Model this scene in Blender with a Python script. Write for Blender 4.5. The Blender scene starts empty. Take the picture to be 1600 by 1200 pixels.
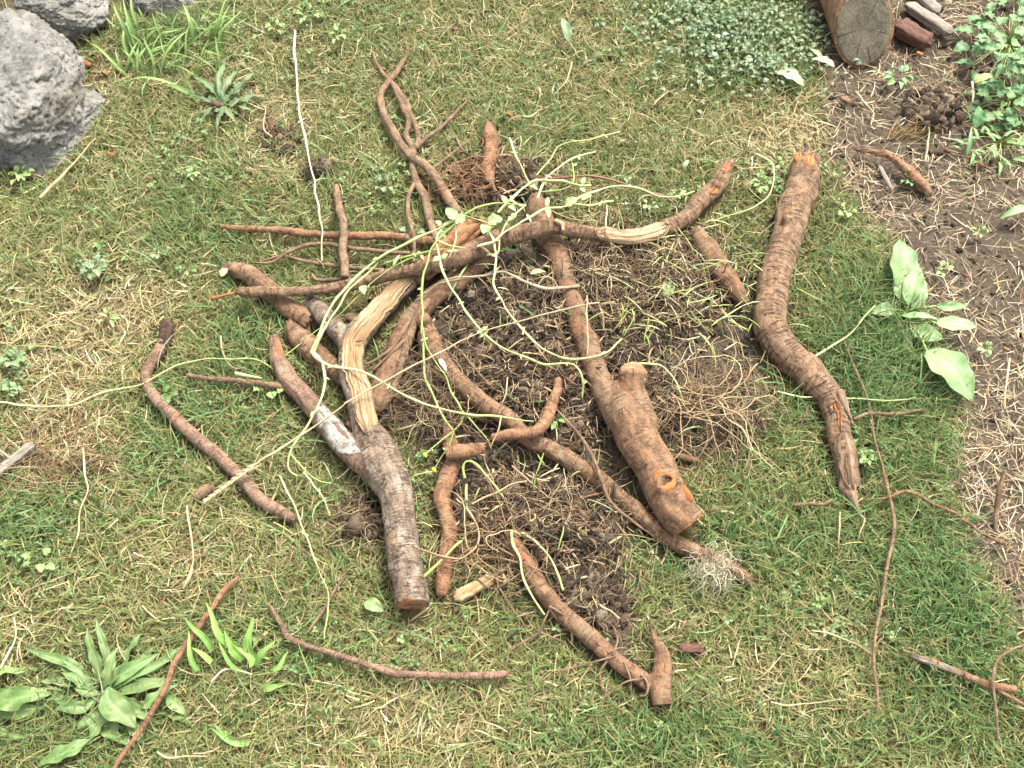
import bpy, math, random
import numpy as np
from mathutils import Vector, noise as mnoise
random.seed(7); rng = np.random.default_rng(11)
sc = bpy.context.scene
R = math.radians

# ------------------------------------------------------------------ camera
CAM_H, TILT, HFOV = 1.70, 30.0, 52.0          # metres, degrees from straight down, degrees
cam = bpy.data.cameras.new('camera'); camo = bpy.data.objects.new('camera', cam)
sc.collection.objects.link(camo); sc.camera = camo
camo.location = (0, 0, CAM_H); camo.rotation_euler = (R(TILT), 0, 0)
cam.sensor_width = 36; cam.lens = 18 / math.tan(R(HFOV / 2)); cam.clip_start = .02; cam.clip_end = 500
# ------------------------------------------------------------------ light
SUN_EL, SUN_AZ = 58.0, 35.0                   # azimuth clockwise from +Y
w = bpy.data.worlds.new('World'); sc.world = w; w.use_nodes = True
nt = w.node_tree; bg = nt.nodes['Background']
sky = nt.nodes.new('ShaderNodeTexSky'); sky.sky_type = 'NISHITA'; sky.sun_disc = False
sky.sun_elevation = R(SUN_EL); sky.sun_rotation = R(SUN_AZ); sky.dust_density = 4; sky.air_density = 1.2; sky.ozone_density = 1.0
hs = nt.nodes.new('ShaderNodeHueSaturation'); hs.inputs['Saturation'].default_value = .3   # thin cloud: the sky light is nearly white
nt.links.new(sky.outputs[0], hs.inputs['Color']); nt.links.new(hs.outputs[0], bg.inputs[0]); bg.inputs[1].default_value = .105
sl = bpy.data.lights.new('sun', 'SUN'); sl.energy = 1.55; sl.angle = R(16); sl.color = (1, .95, .88)
so = bpy.data.objects.new('sun', sl); sc.collection.objects.link(so)
sd = Vector((math.sin(R(SUN_AZ)) * math.cos(R(SUN_EL)), math.cos(R(SUN_AZ)) * math.cos(R(SUN_EL)), math.sin(R(SUN_EL))))
so.rotation_euler = (-sd).to_track_quat('-Z', 'Y').to_euler()
sc.view_settings.view_transform = 'Standard'; sc.view_settings.look = 'None'
sc.view_settings.exposure = 2.5; sc.view_settings.gamma = 1

# ------------------------------------------------------------------ picture point -> place on the ground
FPX = 800 / math.tan(R(HFOV / 2)); CA, SA = math.cos(R(TILT)), math.sin(R(TILT))
def P(px, py, z=0.0):
    x, y = (px - 800) / FPX, -(py - 600) / FPX
    d = np.array([x, y * CA + SA, y * SA - CA]); t = (z - CAM_H) / d[2]
    return np.array([0, 0, CAM_H]) + d * t
def depth(p): v = p - np.array([0, 0, CAM_H]); return v[1] * SA - v[2] * CA
def mpp(p): return depth(p) / FPX              # metres per photo pixel at p
def to_px(x, y, z=0.0):
    dz = z - CAM_H; dd = y * SA - dz * CA; yy = y * CA + dz * SA
    return 800 + FPX * x / dd, 600 - FPX * yy / dd

# ------------------------------------------------------------------ noise
_T = rng.random((64, 64, 64)).astype(np.float32)
def vn(x, y, z=0.0, s=1.0, o=0.0):
    x = np.asarray(x, float) * s + o; y = np.asarray(y, float) * s + o * 1.7; z = np.asarray(z, float) * s + o * .6
    x, y, z = np.broadcast_arrays(x, y, z)
    i, j, k = np.floor(x).astype(int), np.floor(y).astype(int), np.floor(z).astype(int)
    f, g, h = x - i, y - j, z - k
    f, g, h = f * f * (3 - 2 * f), g * g * (3 - 2 * g), h * h * (3 - 2 * h)
    T = lambda a, b, c: _T[(i + a) & 63, (j + b) & 63, (k + c) & 63]
    r = ((T(0,0,0) * (1-f) + T(1,0,0) * f) * (1-g) + (T(0,1,0) * (1-f) + T(1,1,0) * f) * g) * (1-h) + \
        ((T(0,0,1) * (1-f) + T(1,0,1) * f) * (1-g) + (T(0,1,1) * (1-f) + T(1,1,1) * f) * g) * h
    return r * 2 - 1
def fbm(x, y, z=0.0, s=1.0, n=4, o=0.0):
    a, t = 1.0, 0.0
    for q in range(n): t = t + a * vn(x, y, z, s * 2 ** q, o + q * 9.1); a *= .5
    return t / 1.9
def lin(c, k=1.0):
    c = np.array(c, float) / 255
    return np.where(c < .04045, c / 12.92, ((c + .055) / 1.055) ** 2.4) * k

# ------------------------------------------------------------------ mesh helpers
def mesh_np(name, V, quads=None, tris=None, col=None, bark=None, smooth=True, extra=None):
    me = bpy.data.meshes.new(name); V = np.ascontiguousarray(V, np.float32)
    q = np.zeros((0, 4), np.int32) if quads is None else np.asarray(quads, np.int32).reshape(-1, 4)
    t = np.zeros((0, 3), np.int32) if tris is None else np.asarray(tris, np.int32).reshape(-1, 3)
    me.vertices.add(len(V)); me.vertices.foreach_set('co', V.ravel())
    me.loops.add(q.size + t.size); me.loops.foreach_set('vertex_index', np.concatenate([q.ravel(), t.ravel()]))
    me.polygons.add(len(q) + len(t))
    st = np.concatenate([np.arange(len(q)) * 4, q.size + np.arange(len(t)) * 3]).astype(np.int32)
    me.polygons.foreach_set('loop_start', st)
    me.polygons.foreach_set('use_smooth', np.full(len(q) + len(t), smooth))
    me.update(calc_edges=True)
    if col is not None:
        a = me.attributes.new('col', 'FLOAT_COLOR', 'POINT'); c = np.ones((len(V), 4), np.float32); c[:, :3] = col
        a.data.foreach_set('color', c.ravel())
    if bark is not None:
        a = me.attributes.new('bark', 'FLOAT_VECTOR', 'POINT'); a.data.foreach_set('vector', np.ascontiguousarray(bark, np.float32).ravel())
    for k, v in (extra or {}).items():
        a = me.attributes.new(k, 'FLOAT', 'POINT'); a.data.foreach_set('value', np.ascontiguousarray(v, np.float32))
    return me
def link(name, me, mat=None, parent=None):
    o = bpy.data.objects.new(name, me); sc.collection.objects.link(o)
    if mat and me: me.materials.append(mat)
    if parent: o.parent = parent; o.matrix_parent_inverse = parent.matrix_world.inverted() if False else o.matrix_parent_inverse
    return o
def tag(o, label=None, cat=None, group=None, kind=None):
    if label: o['label'] = label
    if cat: o['category'] = cat
    if group: o['group'] = group
    if kind: o['kind'] = kind
    return o
def thing(name, label, cat, at, group=None):
    o = bpy.data.objects.new(name, None); sc.collection.objects.link(o); o.empty_display_size = .03
    o.location = tuple(at); return tag(o, label, cat, group)
def part(name, me, mat, parent):                 # me is in world coordinates; stored relative to its thing
    root = parent
    off = Vector((0, 0, 0)); q = parent
    while q is not None: off += q.location; q = q.parent
    for_v = np.empty(len(me.vertices) * 3, np.float32); me.vertices.foreach_get('co', for_v)
    for_v = for_v.reshape(-1, 3) - np.array(off, np.float32); me.vertices.foreach_set('co', for_v.ravel()); me.update()
    o = bpy.data.objects.new(name, me); sc.collection.objects.link(o); me.materials.append(mat); o.parent = parent
    return o
def single(name, me, mat, label, cat, at, group=None):   # a thing that is one mesh; origin at its base
    v = np.empty(len(me.vertices) * 3, np.float32); me.vertices.foreach_get('co', v)
    v = v.reshape(-1, 3) - np.array(at, np.float32); me.vertices.foreach_set('co', v.ravel()); me.update()
    o = bpy.data.objects.new(name, me); sc.collection.objects.link(o); me.materials.append(mat); o.location = tuple(float(a) for a in at)
    return tag(o, label, cat, group)

# ------------------------------------------------------------------ materials
def newmat(name):
    m = bpy.data.materials.new(name); m.use_nodes = True; t = m.node_tree; b = t.nodes['Principled BSDF']
    b.inputs['Roughness'].default_value = .75; b.inputs['Specular IOR Level'].default_value = .3
    return m, t, b
def N(t, typ, **kw):
    n = t.nodes.new(typ)
    for k, v in kw.items():
        if k in n.inputs: n.inputs[k].default_value = v
        else: setattr(n, k, v)
    return n
def mixc(t, fac, a, b):
    n = t.nodes.new('ShaderNodeMix'); n.data_type = 'RGBA'
    for s, v in ((n.inputs[0], fac), (n.inputs[6], a), (n.inputs[7], b)):
        if hasattr(v, 'links'): t.links.new(v, s)
        elif isinstance(v, (int, float)): s.default_value = v
        else: s.default_value = (*[float(q) for q in v], 1)
    return n.outputs[2]
def ramp(t, src, lo, hi, a=0.0, b=1.0):
    n = N(t, 'ShaderNodeMapRange'); n.interpolation_type = 'SMOOTHSTEP'
    t.links.new(src, n.inputs[0]); n.inputs[1].default_value = lo; n.inputs[2].default_value = hi
    n.inputs[3].default_value = a; n.inputs[4].default_value = b; return n.outputs[0]
def mapped(t, src, sx, sy, sz, off=0):
    n = N(t, 'ShaderNodeMapping'); t.links.new(src, n.inputs[0]); n.inputs['Scale'].default_value = (sx, sy, sz)
    n.inputs['Location'].default_value = (off, off, off); return n.outputs[0]
def nz(t, vec, scale, detail=4, rough=.6, dist=0):
    n = N(t, 'ShaderNodeTexNoise'); n.inputs['Scale'].default_value = scale; n.inputs['Detail'].default_value = detail
    n.inputs['Roughness'].default_value = rough; n.inputs['Distortion'].default_value = dist
    if vec is not None: t.links.new(vec, n.inputs['Vector'])
    return n.outputs[0]
def bump(t, b, h, strength=.5, dist=.002, prev=None):
    n = N(t, 'ShaderNodeBump'); n.inputs['Strength'].default_value = strength; n.inputs['Distance'].default_value = dist
    t.links.new(h, n.inputs['Height'])
    if prev: t.links.new(prev, n.inputs['Normal'])
    t.links.new(n.outputs[0], b.inputs['Normal']); return n.outputs[0]
def attr(t, nm, which=0):
    n = N(t, 'ShaderNodeAttribute'); n.attribute_name = nm; return n.outputs['Vector' if which else 'Color']

def bark_mat(name, A, B, crack, red, dust, ring=1.0, redlo=.60, dustlo=.52, dustmax=.8, k=.60, off=0):
    m, t, b = newmat(name); c = attr(t, 'bark', 1)
    A, B, crack, red, dust = [lin(q, k) * np.array([.93, .97, .97]) for q in (A, B, crack, red, dust)]
    col = mixc(t, ramp(t, nz(t, mapped(t, c, 1, 1, .6, off), 55, 6, .7), .40, .60), A * 1.12, B * .88)
    fine = nz(t, mapped(t, c, 1, 1, .5), 420, 4, .7)
    col = mixc(t, ramp(t, fine, .45, .66, 0, .7), col, B * 1.75); col = mixc(t, ramp(t, nz(t, mapped(t, c, 1, 1, .35, off + 31), 150, 6, .8), .54, .62, 0, .75), col, crack * 1.3)
    col = mixc(t, ramp(t, nz(t, mapped(t, c, 1, 1, .45, off + 3), 30, 5, .65), redlo, redlo + .07, 0, .75), col, red)
    dn = nz(t, mapped(t, c, 1, 1, 1, off + 8), 22, 6, .7)
    col = mixc(t, ramp(t, dn, dustlo, dustlo + .13, 0, dustmax), col, dust)
    rg = nz(t, mapped(t, c, 30, 30, 215, off), 1, 4, .7, .9)
    msk = ramp(t, nz(t, mapped(t, c, 1, 1, .7, off + 21), 38, 3, .6), .38, .6, .12, 1); ml = N(t, 'ShaderNodeMath'); ml.operation = 'MULTIPLY'; t.links.new(ramp(t, rg, .51, .60), ml.inputs[0]); t.links.new(msk, ml.inputs[1]); rl = ml.outputs[0]
    col = mixc(t, rl, col, mixc(t, .35 + .6 * ring if ring < 1 else .85, col, crack)) if ring > 0 else col
    lt = ramp(t, nz(t, mapped(t, c, 60, 60, 420, off + 5), 1, 2, .5), .64, .7, 0, .5)
    col = mixc(t, lt, col, dust * 1.35)
    gr = nz(t, mapped(t, c, 1, 1, .8, off + 14), 900, 3, .8); col = mixc(t, ramp(t, gr, .56, .72, 0, .5), col, dust * 1.35); col = mixc(t, ramp(t, gr, .45, .33, 0, .7), col, crack)
    t.links.new(col, b.inputs['Base Color']); b.inputs['Roughness'].default_value = .85
    b.inputs['Specular IOR Level'].default_value = .22
    p = bump(t, b, rl, 1.0 * ring, .0026) if ring > 0 else None
    if p: t.nodes[-1].invert = True
    p = bump(t, b, fine, .8, .0016, p); p = bump(t, b, gr, .5, .0008, p); bump(t, b, nz(t, c, 130, 5, .7), .8, .004, p)
    return m
BR = bark_mat('root_bark', (152,116,86), (118,88,64), (62,46,34), (172,108,76), (158,134,106), ring=.65)
BR2 = bark_mat('ringed_root_bark', (158,124,94), (124,94,70), (62,48,38), (168,110,78), (162,136,108), ring=1.0, off=4, redlo=.64)
BRG = bark_mat('grey_bark', (150,128,106), (112,92,76), (54,44,36), (160,116,82), (176,160,140), ring=1.0, redlo=.58, dustlo=.50, off=11)
BRM = bark_mat('muddy_root_bark', (154,116,86), (122,90,66), (70,52,38), (170,108,74), (148,122,94), ring=.5, dustlo=.48, dustmax=.8, off=20)
BRR = bark_mat('reddish_bark', (164,118,86), (130,92,66), (80,54,38), (176,108,74), (162,130,100), ring=.6, redlo=.6, dustlo=.5, off=31)
BRV = bark_mat('mauve_bark', (156,122,100), (126,96,78), (84,58,44), (178,108,80), (162,136,112), ring=.6, redlo=.62, off=37)
BRD = bark_mat('rotten_bark', (96,70,52), (62,46,36), (30,22,18), (120,74,50), (110,92,74), ring=.5, off=45)
BRL = bark_mat('pale_grey_lichened_bark', (196,188,174), (158,150,138), (96,90,82), (160,130,104), (206,200,188), ring=.8, redlo=.75, off=52)
TW = bark_mat('twig_bark', (156,124,96), (120,94,72), (80,62,46), (156,108,76), (150,126,100), ring=.25, off=60)

def wood_mat(name, A, B, C, k=.6, gz=12, gx=650, off=0, sp=.55):
    m, t, b = newmat(name); c = attr(t, 'bark', 1); A, B, C = [lin(q, k) for q in (A, B, C)]
    g = nz(t, mapped(t, c, gx, gx, gz, off), 1, 5, .65, .4); g2 = nz(t, mapped(t, c, gx * .25, gx * .25, gz * .6, off + 3), 1, 3, .6, .3)
    col = mixc(t, ramp(t, g2, .36, .62), A, B); col = mixc(t, ramp(t, g, sp, .75, 0, .8), col, C)
    dn = nz(t, mapped(t, c, 1, 1, .5, off + 9), 90, 6, .75); col = mixc(t, ramp(t, dn, .5, .68, 0, .75), col, B * .55); col = mixc(t, ramp(t, nz(t, mapped(t, c, 1, 1, .3, off + 19), 34, 4, .6), .48, .62, 0, .7), col, B)
    t.links.new(col, b.inputs['Base Color']); b.inputs['Roughness'].default_value = .8
    p = bump(t, b, g, 1, .0035); bump(t, b, g2, .8, .004, p); return m
WD = wood_mat('split_wood', (222,200,160), (178,140,96), (128,92,62), k=.55, sp=.5)
WO = wood_mat('torn_orange_wood', (226,158,92), (190,118,64), (118,72,44), off=5)
WR = wood_mat('raw_orange_wood', (212,142,90), (178,104,64), (116,66,42), off=9)
WG = wood_mat('weathered_grey_wood', (186,176,158), (150,138,120), (96,86,72), off=12)
WK = wood_mat('sawn_knob_wood', (196,154,114), (154,108,78), (108,76,56), k=.6, gz=200, gx=160, off=40)
WGB = wood_mat('weathered_brown_wood', (168,142,112), (132,106,80), (84,64,48), off=44)
WT = wood_mat('aged_torn_wood', (200,150,102), (160,108,68), (104,66,42), off=48)
WRB = wood_mat('red_brown_wood', (136,96,76), (100,68,54), (62,44,34), gz=30, off=15)
WC = wood_mat('pale_chip_wood', (226,200,152), (186,146,98), (112,76,50), off=18)

def colmat(name, rough=.6, trans=0.0, noise_s=300, var=.25, bmp=.2, spec=.3, bd=.001):
    m, t, b = newmat(name); c = attr(t, 'col'); g = N(t, 'ShaderNodeNewGeometry')
    tc = N(t, 'ShaderNodeTexCoord').outputs['Object']
    n = nz(t, tc, noise_s, 4, .65); f = ramp(t, n, .25, .75, 1 - var, 1 + var)
    mul = N(t, 'ShaderNodeVectorMath'); mul.operation = 'SCALE'; t.links.new(c, mul.inputs[0]); t.links.new(f, mul.inputs['Scale'])
    t.links.new(mul.outputs[0], b.inputs['Base Color']); b.inputs['Roughness'].default_value = rough
    b.inputs['Specular IOR Level'].default_value = spec
    if bmp: bump(t, b, n, bmp, bd)
    if trans:
        tr = N(t, 'ShaderNodeBsdfTranslucent'); t.links.new(mul.outputs[0], tr.inputs[0]); mx = N(t, 'ShaderNodeMixShader')
        mx.inputs[0].default_value = trans; t.links.new(b.outputs[0], mx.inputs[1]); t.links.new(tr.outputs[0], mx.inputs[2])
        t.links.new(mx.outputs[0], t.nodes['Material Output'].inputs[0])
    return m
GRASS = colmat('grass_blade', .55, .3, 60, .12, 0, .25)
STRAW = colmat('dry_straw', .7, .12, 200, .2, 0, .2)
def blemish(m, sc_=55, lo=.62):
    t = m.node_tree; b = t.nodes['Principled BSDF']; src = b.inputs['Base Color'].links[0].from_socket; tc = N(t, 'ShaderNodeTexCoord').outputs['Object']
    o = mixc(t, ramp(t, nz(t, tc, sc_, 6, .7), lo, lo + .07, 0, .75), src, lin((150,124,80), .5)); o = mixc(t, ramp(t, nz(t, tc, sc_ * .4, 4, .6), .45, .65, 0, .35), o, lin((176,186,120), .5)); t.links.new(o, b.inputs['Base Color'])
LEAF = colmat('leaf', .5, .22, 170, .14, .25, .3)
blemish(LEAF)
STEM = colmat('plant_stem', .5, .15, 120, .15, .15, .35)
ROOT = colmat('fine_root', .8, 0, 250, .25, .3, .15)
SOILM = colmat('soil_clod', .95, 0, 260, .4, .8, .1, .004)

WP = wood_mat('peeled_white_wood', (214,200,172), (176,156,126), (128,106,82), k=.58, off=25)
# ground
GM, t, b = newmat('ground_soil'); tc = N(t, 'ShaderNodeTexCoord').outputs['Object']; z_ = attr(t, 'soil')
n1 = nz(t, tc, 14, 6, .7); n2 = nz(t, tc, 160, 6, .75); n3 = nz(t, tc, 420, 4, .8)
soil = mixc(t, ramp(t, n2, .3, .7), lin((88,78,66), .58), lin((148,132,112), .58)); soil = mixc(t, ramp(t, n1, .4, .65, 0, .5), soil, lin((124,110,94), .52))
th = mixc(t, ramp(t, n2, .3, .65), lin((98,86,54), .52), lin((160,142,98), .52)); th = mixc(t, ramp(t, n1, .42, .6, 0, .4), th, lin((92,94,54), .5)); th = mixc(t, ramp(t, n3, .5, .6, 0, .85), th, lin((176,160,112), .52)); th = mixc(t, ramp(t, n3, .46, .38, 0, .8), th, lin((60,52,34), .45))
t.links.new(mixc(t, z_, th, soil), b.inputs['Base Color']); b.inputs['Roughness'].default_value = .95; b.inputs['Specular IOR Level'].default_value = .1
p_ = bump(t, b, n2, .9, .008); bump(t, b, n3, 1, .006, p_)

# ------------------------------------------------------------------ ground zones (measured on the ground)
def G(lst):
    out = []
    for cx, cy, rx, ry, wt in lst:
        p = P(cx, cy); a = P(cx + rx, cy); bb = P(cx, cy - ry)
        out.append((p[0], p[1], abs(a[0] - p[0]), abs(bb[1] - p[1]), wt))
    return out
def field(lst, x, y):
    s = np.zeros(np.shape(x))
    for cx, cy, rx, ry, wt in lst: s = s + wt * np.exp(-((x - cx) / rx) ** 2 - ((y - cy) / ry) ** 2)
    return s
MOUND = G([(900,450,120,65,.026),(850,600,120,60,.026),(1070,470,80,70,.024),(1090,650,85,50,.024),(850,830,105,55,.026),
           (775,285,60,32,.024),(925,945,50,40,.012),(700,610,50,60,.014),(560,815,35,30,.008),(1000,560,70,60,.018),(760,480,60,70,.018),
           (1450,180,45,35,.03),(500,268,22,12,.010),(430,215,30,18,.010),(740,740,45,40,.01),(960,880,50,50,.012)])
SOILB = G([(900,450,150,80,1.3),(850,590,160,85,1.3),(1070,480,95,85,1.2),(1100,640,100,65,1.1),(850,830,135,75,1.3),(775,290,85,45,1.2),
           (930,950,70,50,.9),(700,610,70,80,.9),(560,820,55,50,.8),(960,1010,60,40,.5),(740,740,70,60,.9),(770,690,60,45,.9),(940,690,50,35,.8),(720,480,50,50,.8),(1130,560,60,50,.8),(960,770,50,40,.6),(1000,560,70,70,1),(640,560,40,60,.6),(760,470,70,60,1),(500,270,30,16,.7),(430,215,40,22,.6),
           (20,30,60,60,.9),(600,640,60,50,.5),(1200,290,30,40,.4),(130,130,50,70,.5),(60,260,60,30,.4),(1080,700,80,30,.5)])
GREENB = G([(1370,590,120,120,1.3),(1490,960,110,170,1.1),(1350,450,50,60,.6),(250,40,110,60,.7),(330,340,130,80,.5),(60,810,110,60,.8),
            (1150,1140,220,60,.7),(420,510,110,60,.7),(1040,860,130,70,.7),(1150,60,120,80,.8),(60,1130,140,80,.5),(1230,850,130,90,.6),
            (370,620,120,80,.5),(960,730,60,40,.9),(600,70,80,60,.3),(450,1000,150,60,.3),(950,1160,200,40,.4),(1560,60,80,120,.5),(260,700,80,60,.5),(1200,620,60,60,.5)])
DRYB = G([(120,520,130,75,1.4),(110,690,100,90,1.2),(300,880,120,60,.9),(1230,210,80,60,1.0),(1180,1090,90,60,.7),(430,200,60,60,.8),
          (650,1150,220,60,.6),(350,130,50,50,.4),(700,60,200,60,.35),(1000,130,160,80,.3),(200,470,80,40,.8),(20,950,60,50,.6),(1350,1010,90,40,.5),(180,100,40,50,.6)])
BL = [P(*q)[:2] for q in ((1255,-150),(1270,30),(1275,130),(1275,215),(1310,290),(1385,365),(1450,470),(1500,600),(1495,700),(1490,760),(1515,860),(1560,960),(1640,1060),(1760,1250))]
BLY = np.array([q[1] for q in BL])[::-1]; BLX = np.array([q[0] for q in BL])[::-1]
def bedness(x, y):
    e = np.interp(y, BLY, BLX) + .05 * fbm(x, y, 0, 9, 3, 4)
    return np.clip((x - e) / .07 + .5, 0, 1)
def soilness(x, y):
    s = np.clip(field(SOILB, x, y) - .25 + .25 * fbm(x, y, 0, 12, 3, 2), 0, 1)
    return np.maximum(np.clip(s * 1.6, 0, 1), bedness(x, y) * .97)
def Hg(x, y):
    h = .010 * fbm(x, y, 0, 5, 3, 1) + .004 * fbm(x, y, 0, 28, 3, 5)
    m = field(MOUND, x, y); bd = bedness(x, y)
    lump = np.clip(m / .02, 0, 1)
    return h + m * (1 + .35 * fbm(x, y, 0, 22, 3, 7)) + lump * .010 * fbm(x, y, 0, 60, 3, 3) + bd * (.006 * fbm(x, y, 0, 45, 4, 8) + .006 * fbm(x, y, 0, 14, 2, 9))
def ZH(px, py):
    p = P(px, py, .01)
    for _ in range(3): p = P(px, py, float(Hg(p[0], p[1])))
    return p

def axis(lo, hi, st, far):
    a = list(np.arange(lo, hi, st)); s, v = st, a[-1]; up = []
    while v < far: s *= 1.35; v += s; up.append(v)
    s, v = st, a[0]; dn = []
    while v > -far: s *= 1.35; v -= s; dn.append(v)
    return np.array(dn[::-1] + a + up)
gx, gy = axis(-2.0, 2.0, .007, 120), axis(-.55, 2.6, .007, 120)
X, Y = np.meshgrid(gx, gy); Z = Hg(X, Y); far_ = (np.abs(X) > 3) | (np.abs(Y) > 4); Z = np.where(far_, 0, Z)
nx, ny = len(gx), len(gy); ii = np.arange(nx * ny).reshape(ny, nx)
gq = np.stack([ii[:-1, :-1], ii[:-1, 1:], ii[1:, 1:], ii[1:, :-1]], -1).reshape(-1, 4)
S = np.repeat(soilness(X, Y).reshape(-1, 1), 3, 1)
gme = mesh_np('ground', np.stack([X, Y, Z], -1).reshape(-1, 3), gq)
a = gme.attributes.new('soil', 'FLOAT', 'POINT'); a.data.foreach_set('value', S[:, 0].astype(np.float32))
tag(link('ground', gme, GM), kind='structure')

# footprint of everything thick that lies on the lawn (so that blades are pressed flat under it)
MR = .004; MX0, MY0 = -2.2, -.8; MW, MHh = 1100, 900
mask = np.zeros((MHh, MW), np.float32)
def stamp(Pt, Rr):
    for p, r in zip(Pt, Rr):
        if p[2] - r > .05: continue
        cx, cy = (p[0] - MX0) / MR, (p[1] - MY0) / MR; r = r * .72 if r > .006 else r * .5; k = int(r / MR) + 1
        i0, j0 = int(cx), int(cy)
        if k < j0 < MHh - k - 1 and k < i0 < MW - k - 1:
            sub = mask[j0 - k:j0 + k + 1, i0 - k:i0 + k + 1]; np.maximum(sub, r, out=sub)
def masked(x, y):
    i = np.clip(((x - MX0) / MR).astype(int), 0, MW - 1); j = np.clip(((y - MY0) / MR).astype(int), 0, MHh - 1)
    return mask[j, i]

# ------------------------------------------------------------------ tubes
def spline(C, step):
    C = np.array(C, float); n = len(C)
    if n == 2: C = np.array([C[0], (C[0] + C[1]) / 2, C[1]]); n = 3
    E = np.vstack([2 * C[0] - C[1], C, 2 * C[-1] - C[-2]]); out = []
    for i in range(n - 1):
        a, b, c, d = E[i], E[i + 1], E[i + 2], E[i + 3]; m = max(2, int(np.linalg.norm((c - b)[:3]) / step))
        s = np.linspace(0, 1, m, endpoint=False)[:, None]
        out.append(.5 * ((2 * b) + (-a + c) * s + (2*a - 5*b + 4*c - d) * s**2 + (-a + 3*b - 3*c + d) * s**3))
    out.append(C[-1:]); return np.vstack(out)
def path(pts, step=None, zoff=0.0):               # pts (px, py, width px, height cm)
    C = []
    for q in pts:
        p = P(q[0], q[1], q[3] / 100 + zoff); C.append([*p, q[2] / 2 * mpp(p)])
    C = np.array(C)
    if step is None: step = max(.0016, C[:, 3].max() * .12)
    S = spline(C, step); S[:, 3] = np.maximum(S[:, 3], .0003)
    T, Nn, B = frames(S[:, :3]); L = np.concatenate([[0], np.cumsum(np.linalg.norm(np.diff(S[:, :3], axis=0), axis=1))]); sd = float(pts[0][0]) * .37; rm = np.minimum(S[:, 3], .02)
    S[:, :3] += Nn * (vn(L, 0 * L, 0, 26, sd) * rm * .14)[:, None] + B * ((vn(L, 0 * L, 5, 17, sd) * .2 + vn(L, 0 * L, 5, 45, sd) * .1) * rm)[:, None]
    return S
def frames(Q):
    T = np.gradient(Q, axis=0); T /= np.linalg.norm(T, axis=1)[:, None] + 1e-12
    up = np.tile([0, 0, 1.], (len(Q), 1)); st = np.abs(T[:, 2]) > .93; up[st] = [0, 1., 0]
    B = np.cross(T, up); B /= np.linalg.norm(B, axis=1)[:, None] + 1e-12; Nn = np.cross(B, T); return T, Nn, B
def tube(S, name='tube', amp=.06, seed=0, ends=('round', 'round'), col=None, lump=1.0, dents=(), cuts=(), sq=0):
    Q, r = S[:, :3], S[:, 3].copy(); T, Nn, B = frames(Q)
    L = np.concatenate([[0], np.cumsum(np.linalg.norm(np.diff(Q, axis=0), axis=1))])
    rm = r.max(); ns = int(np.clip(2 * math.pi * rm / .0024, 6, 84)); th = np.linspace(0, 2 * math.pi, ns, endpoint=False)
    ct, sn = np.cos(th)[None], np.sin(th)[None]; rr = r[:, None]
    bx, by, bz = ct * rm + 0 * rr, sn * rm + 0 * rr, L[:, None] + 0 * ct
    d = 1 + amp * 1.35 * lump * fbm(bx, by, bz * .6, .55 / max(rm, .004), 3, seed) + amp * .6 * fbm(bx, by, bz, 2.2 / max(rm, .004), 2, seed + 3)
    if rm > .006:
        rn = fbm(bx * 22, by * 22, bz * 210, 1, 2, seed + 5)
        nb_ = np.clip(vn(bx, by, bz, 38, seed + 11) - .52, 0, 1) * 2.2; fl_ = np.clip(vn(bx, by, bz * .5, 95, seed + 12), 0, 1) ** .5
        d = d + (.0022 / rr) * nb_ * np.clip(rr / .012, .4, 1.4) + (.0009 / rr) * fl_ + (.0013 / rr) * rn * np.clip(.6 + vn(bx, by, bz, 20, seed + 9), 0, 1.3) + (.0009 / rr) * fbm(bx, by, bz, 170, 2, seed + 6)
    for (tc_, an, sz, dp) in dents:                # knots: (fraction along, angle, radius m, depth m)
        ds = np.sqrt((bz - L[-1] * tc_) ** 2 + (((th[None] - an + math.pi) % (2 * math.pi) - math.pi) * rr) ** 2) / sz
        d = d + (dp / rr) * np.exp(-(ds - 1) ** 2 * 6) * .7 - (dp / rr) * 1.6 * np.exp(-ds ** 4 * 2.5)
    if sq: d = d * .88 / (np.abs(ct) ** 5 / .8 ** 5 + np.abs(sn) ** 5) ** .2; d = d * (1 + .10 * np.round(2 * vn(bx, by, bz, 90, seed + 3)) * .5)
    for (t0, t1, ac, aw, fl) in cuts:              # bark missing: the wood below is a part of its own
        f = (L / L[-1])[:, None]; e = np.clip(np.minimum((f - t0) / .02, (t1 - f) / .02), 0, 1); da = np.abs((th[None] - ac + math.pi) % (2 * math.pi) - math.pi)
        d = d * (1 - e * np.clip((aw * 1.0 - da) / .12, 0, 1) * (fl + .12))
    V = Q[:, None] + (ct[..., None] * Nn[:, None] + sn[..., None] * B[:, None]) * (rr * d)[..., None]
    n = len(Q); Vl = [V]; bl = [np.stack([bx, by, bz], -1)]
    def cap(i, sgn, typ):
        base = V[i]; c = base.mean(0); rows = []
        if typ == 'round': rows = [(c + (base - c) * f + T[i] * sgn * r[i] * g) for f, g in ((.86, .28), (.55, .45), (.02, .5))]
        elif typ == 'torn':
            sp = (.9 * vn(th, 0 * th, 0, 1.9, seed + 8) + .5 * vn(th, 0 * th, 0, 5, seed + 2))[:, None]
            rows = [base + (c - base) * .12 + T[i] * sgn * r[i] * (.6 + .7 * sp), c + (base - c) * .72 + T[i] * sgn * r[i] * (.3 + .5 * sp), c + (base - c) * .02 + T[i] * sgn * r[i] * .1]
        else: rows = [c + (base - c) * f + T[i] * sgn * .0008 * g for f, g in ((.97, 1), (.5, 1.5), (.02, 1.6))]
        return np.array(rows)
    a0, a1 = cap(0, -1, ends[0])[::-1], cap(-1, 1, ends[1])
    AV = np.concatenate([a0, V, a1]); ab = np.stack([bx, by, bz], -1); AB = np.concatenate([np.repeat(ab[:1], 3, 0), ab, np.repeat(ab[-1:], 3, 0)])
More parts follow.
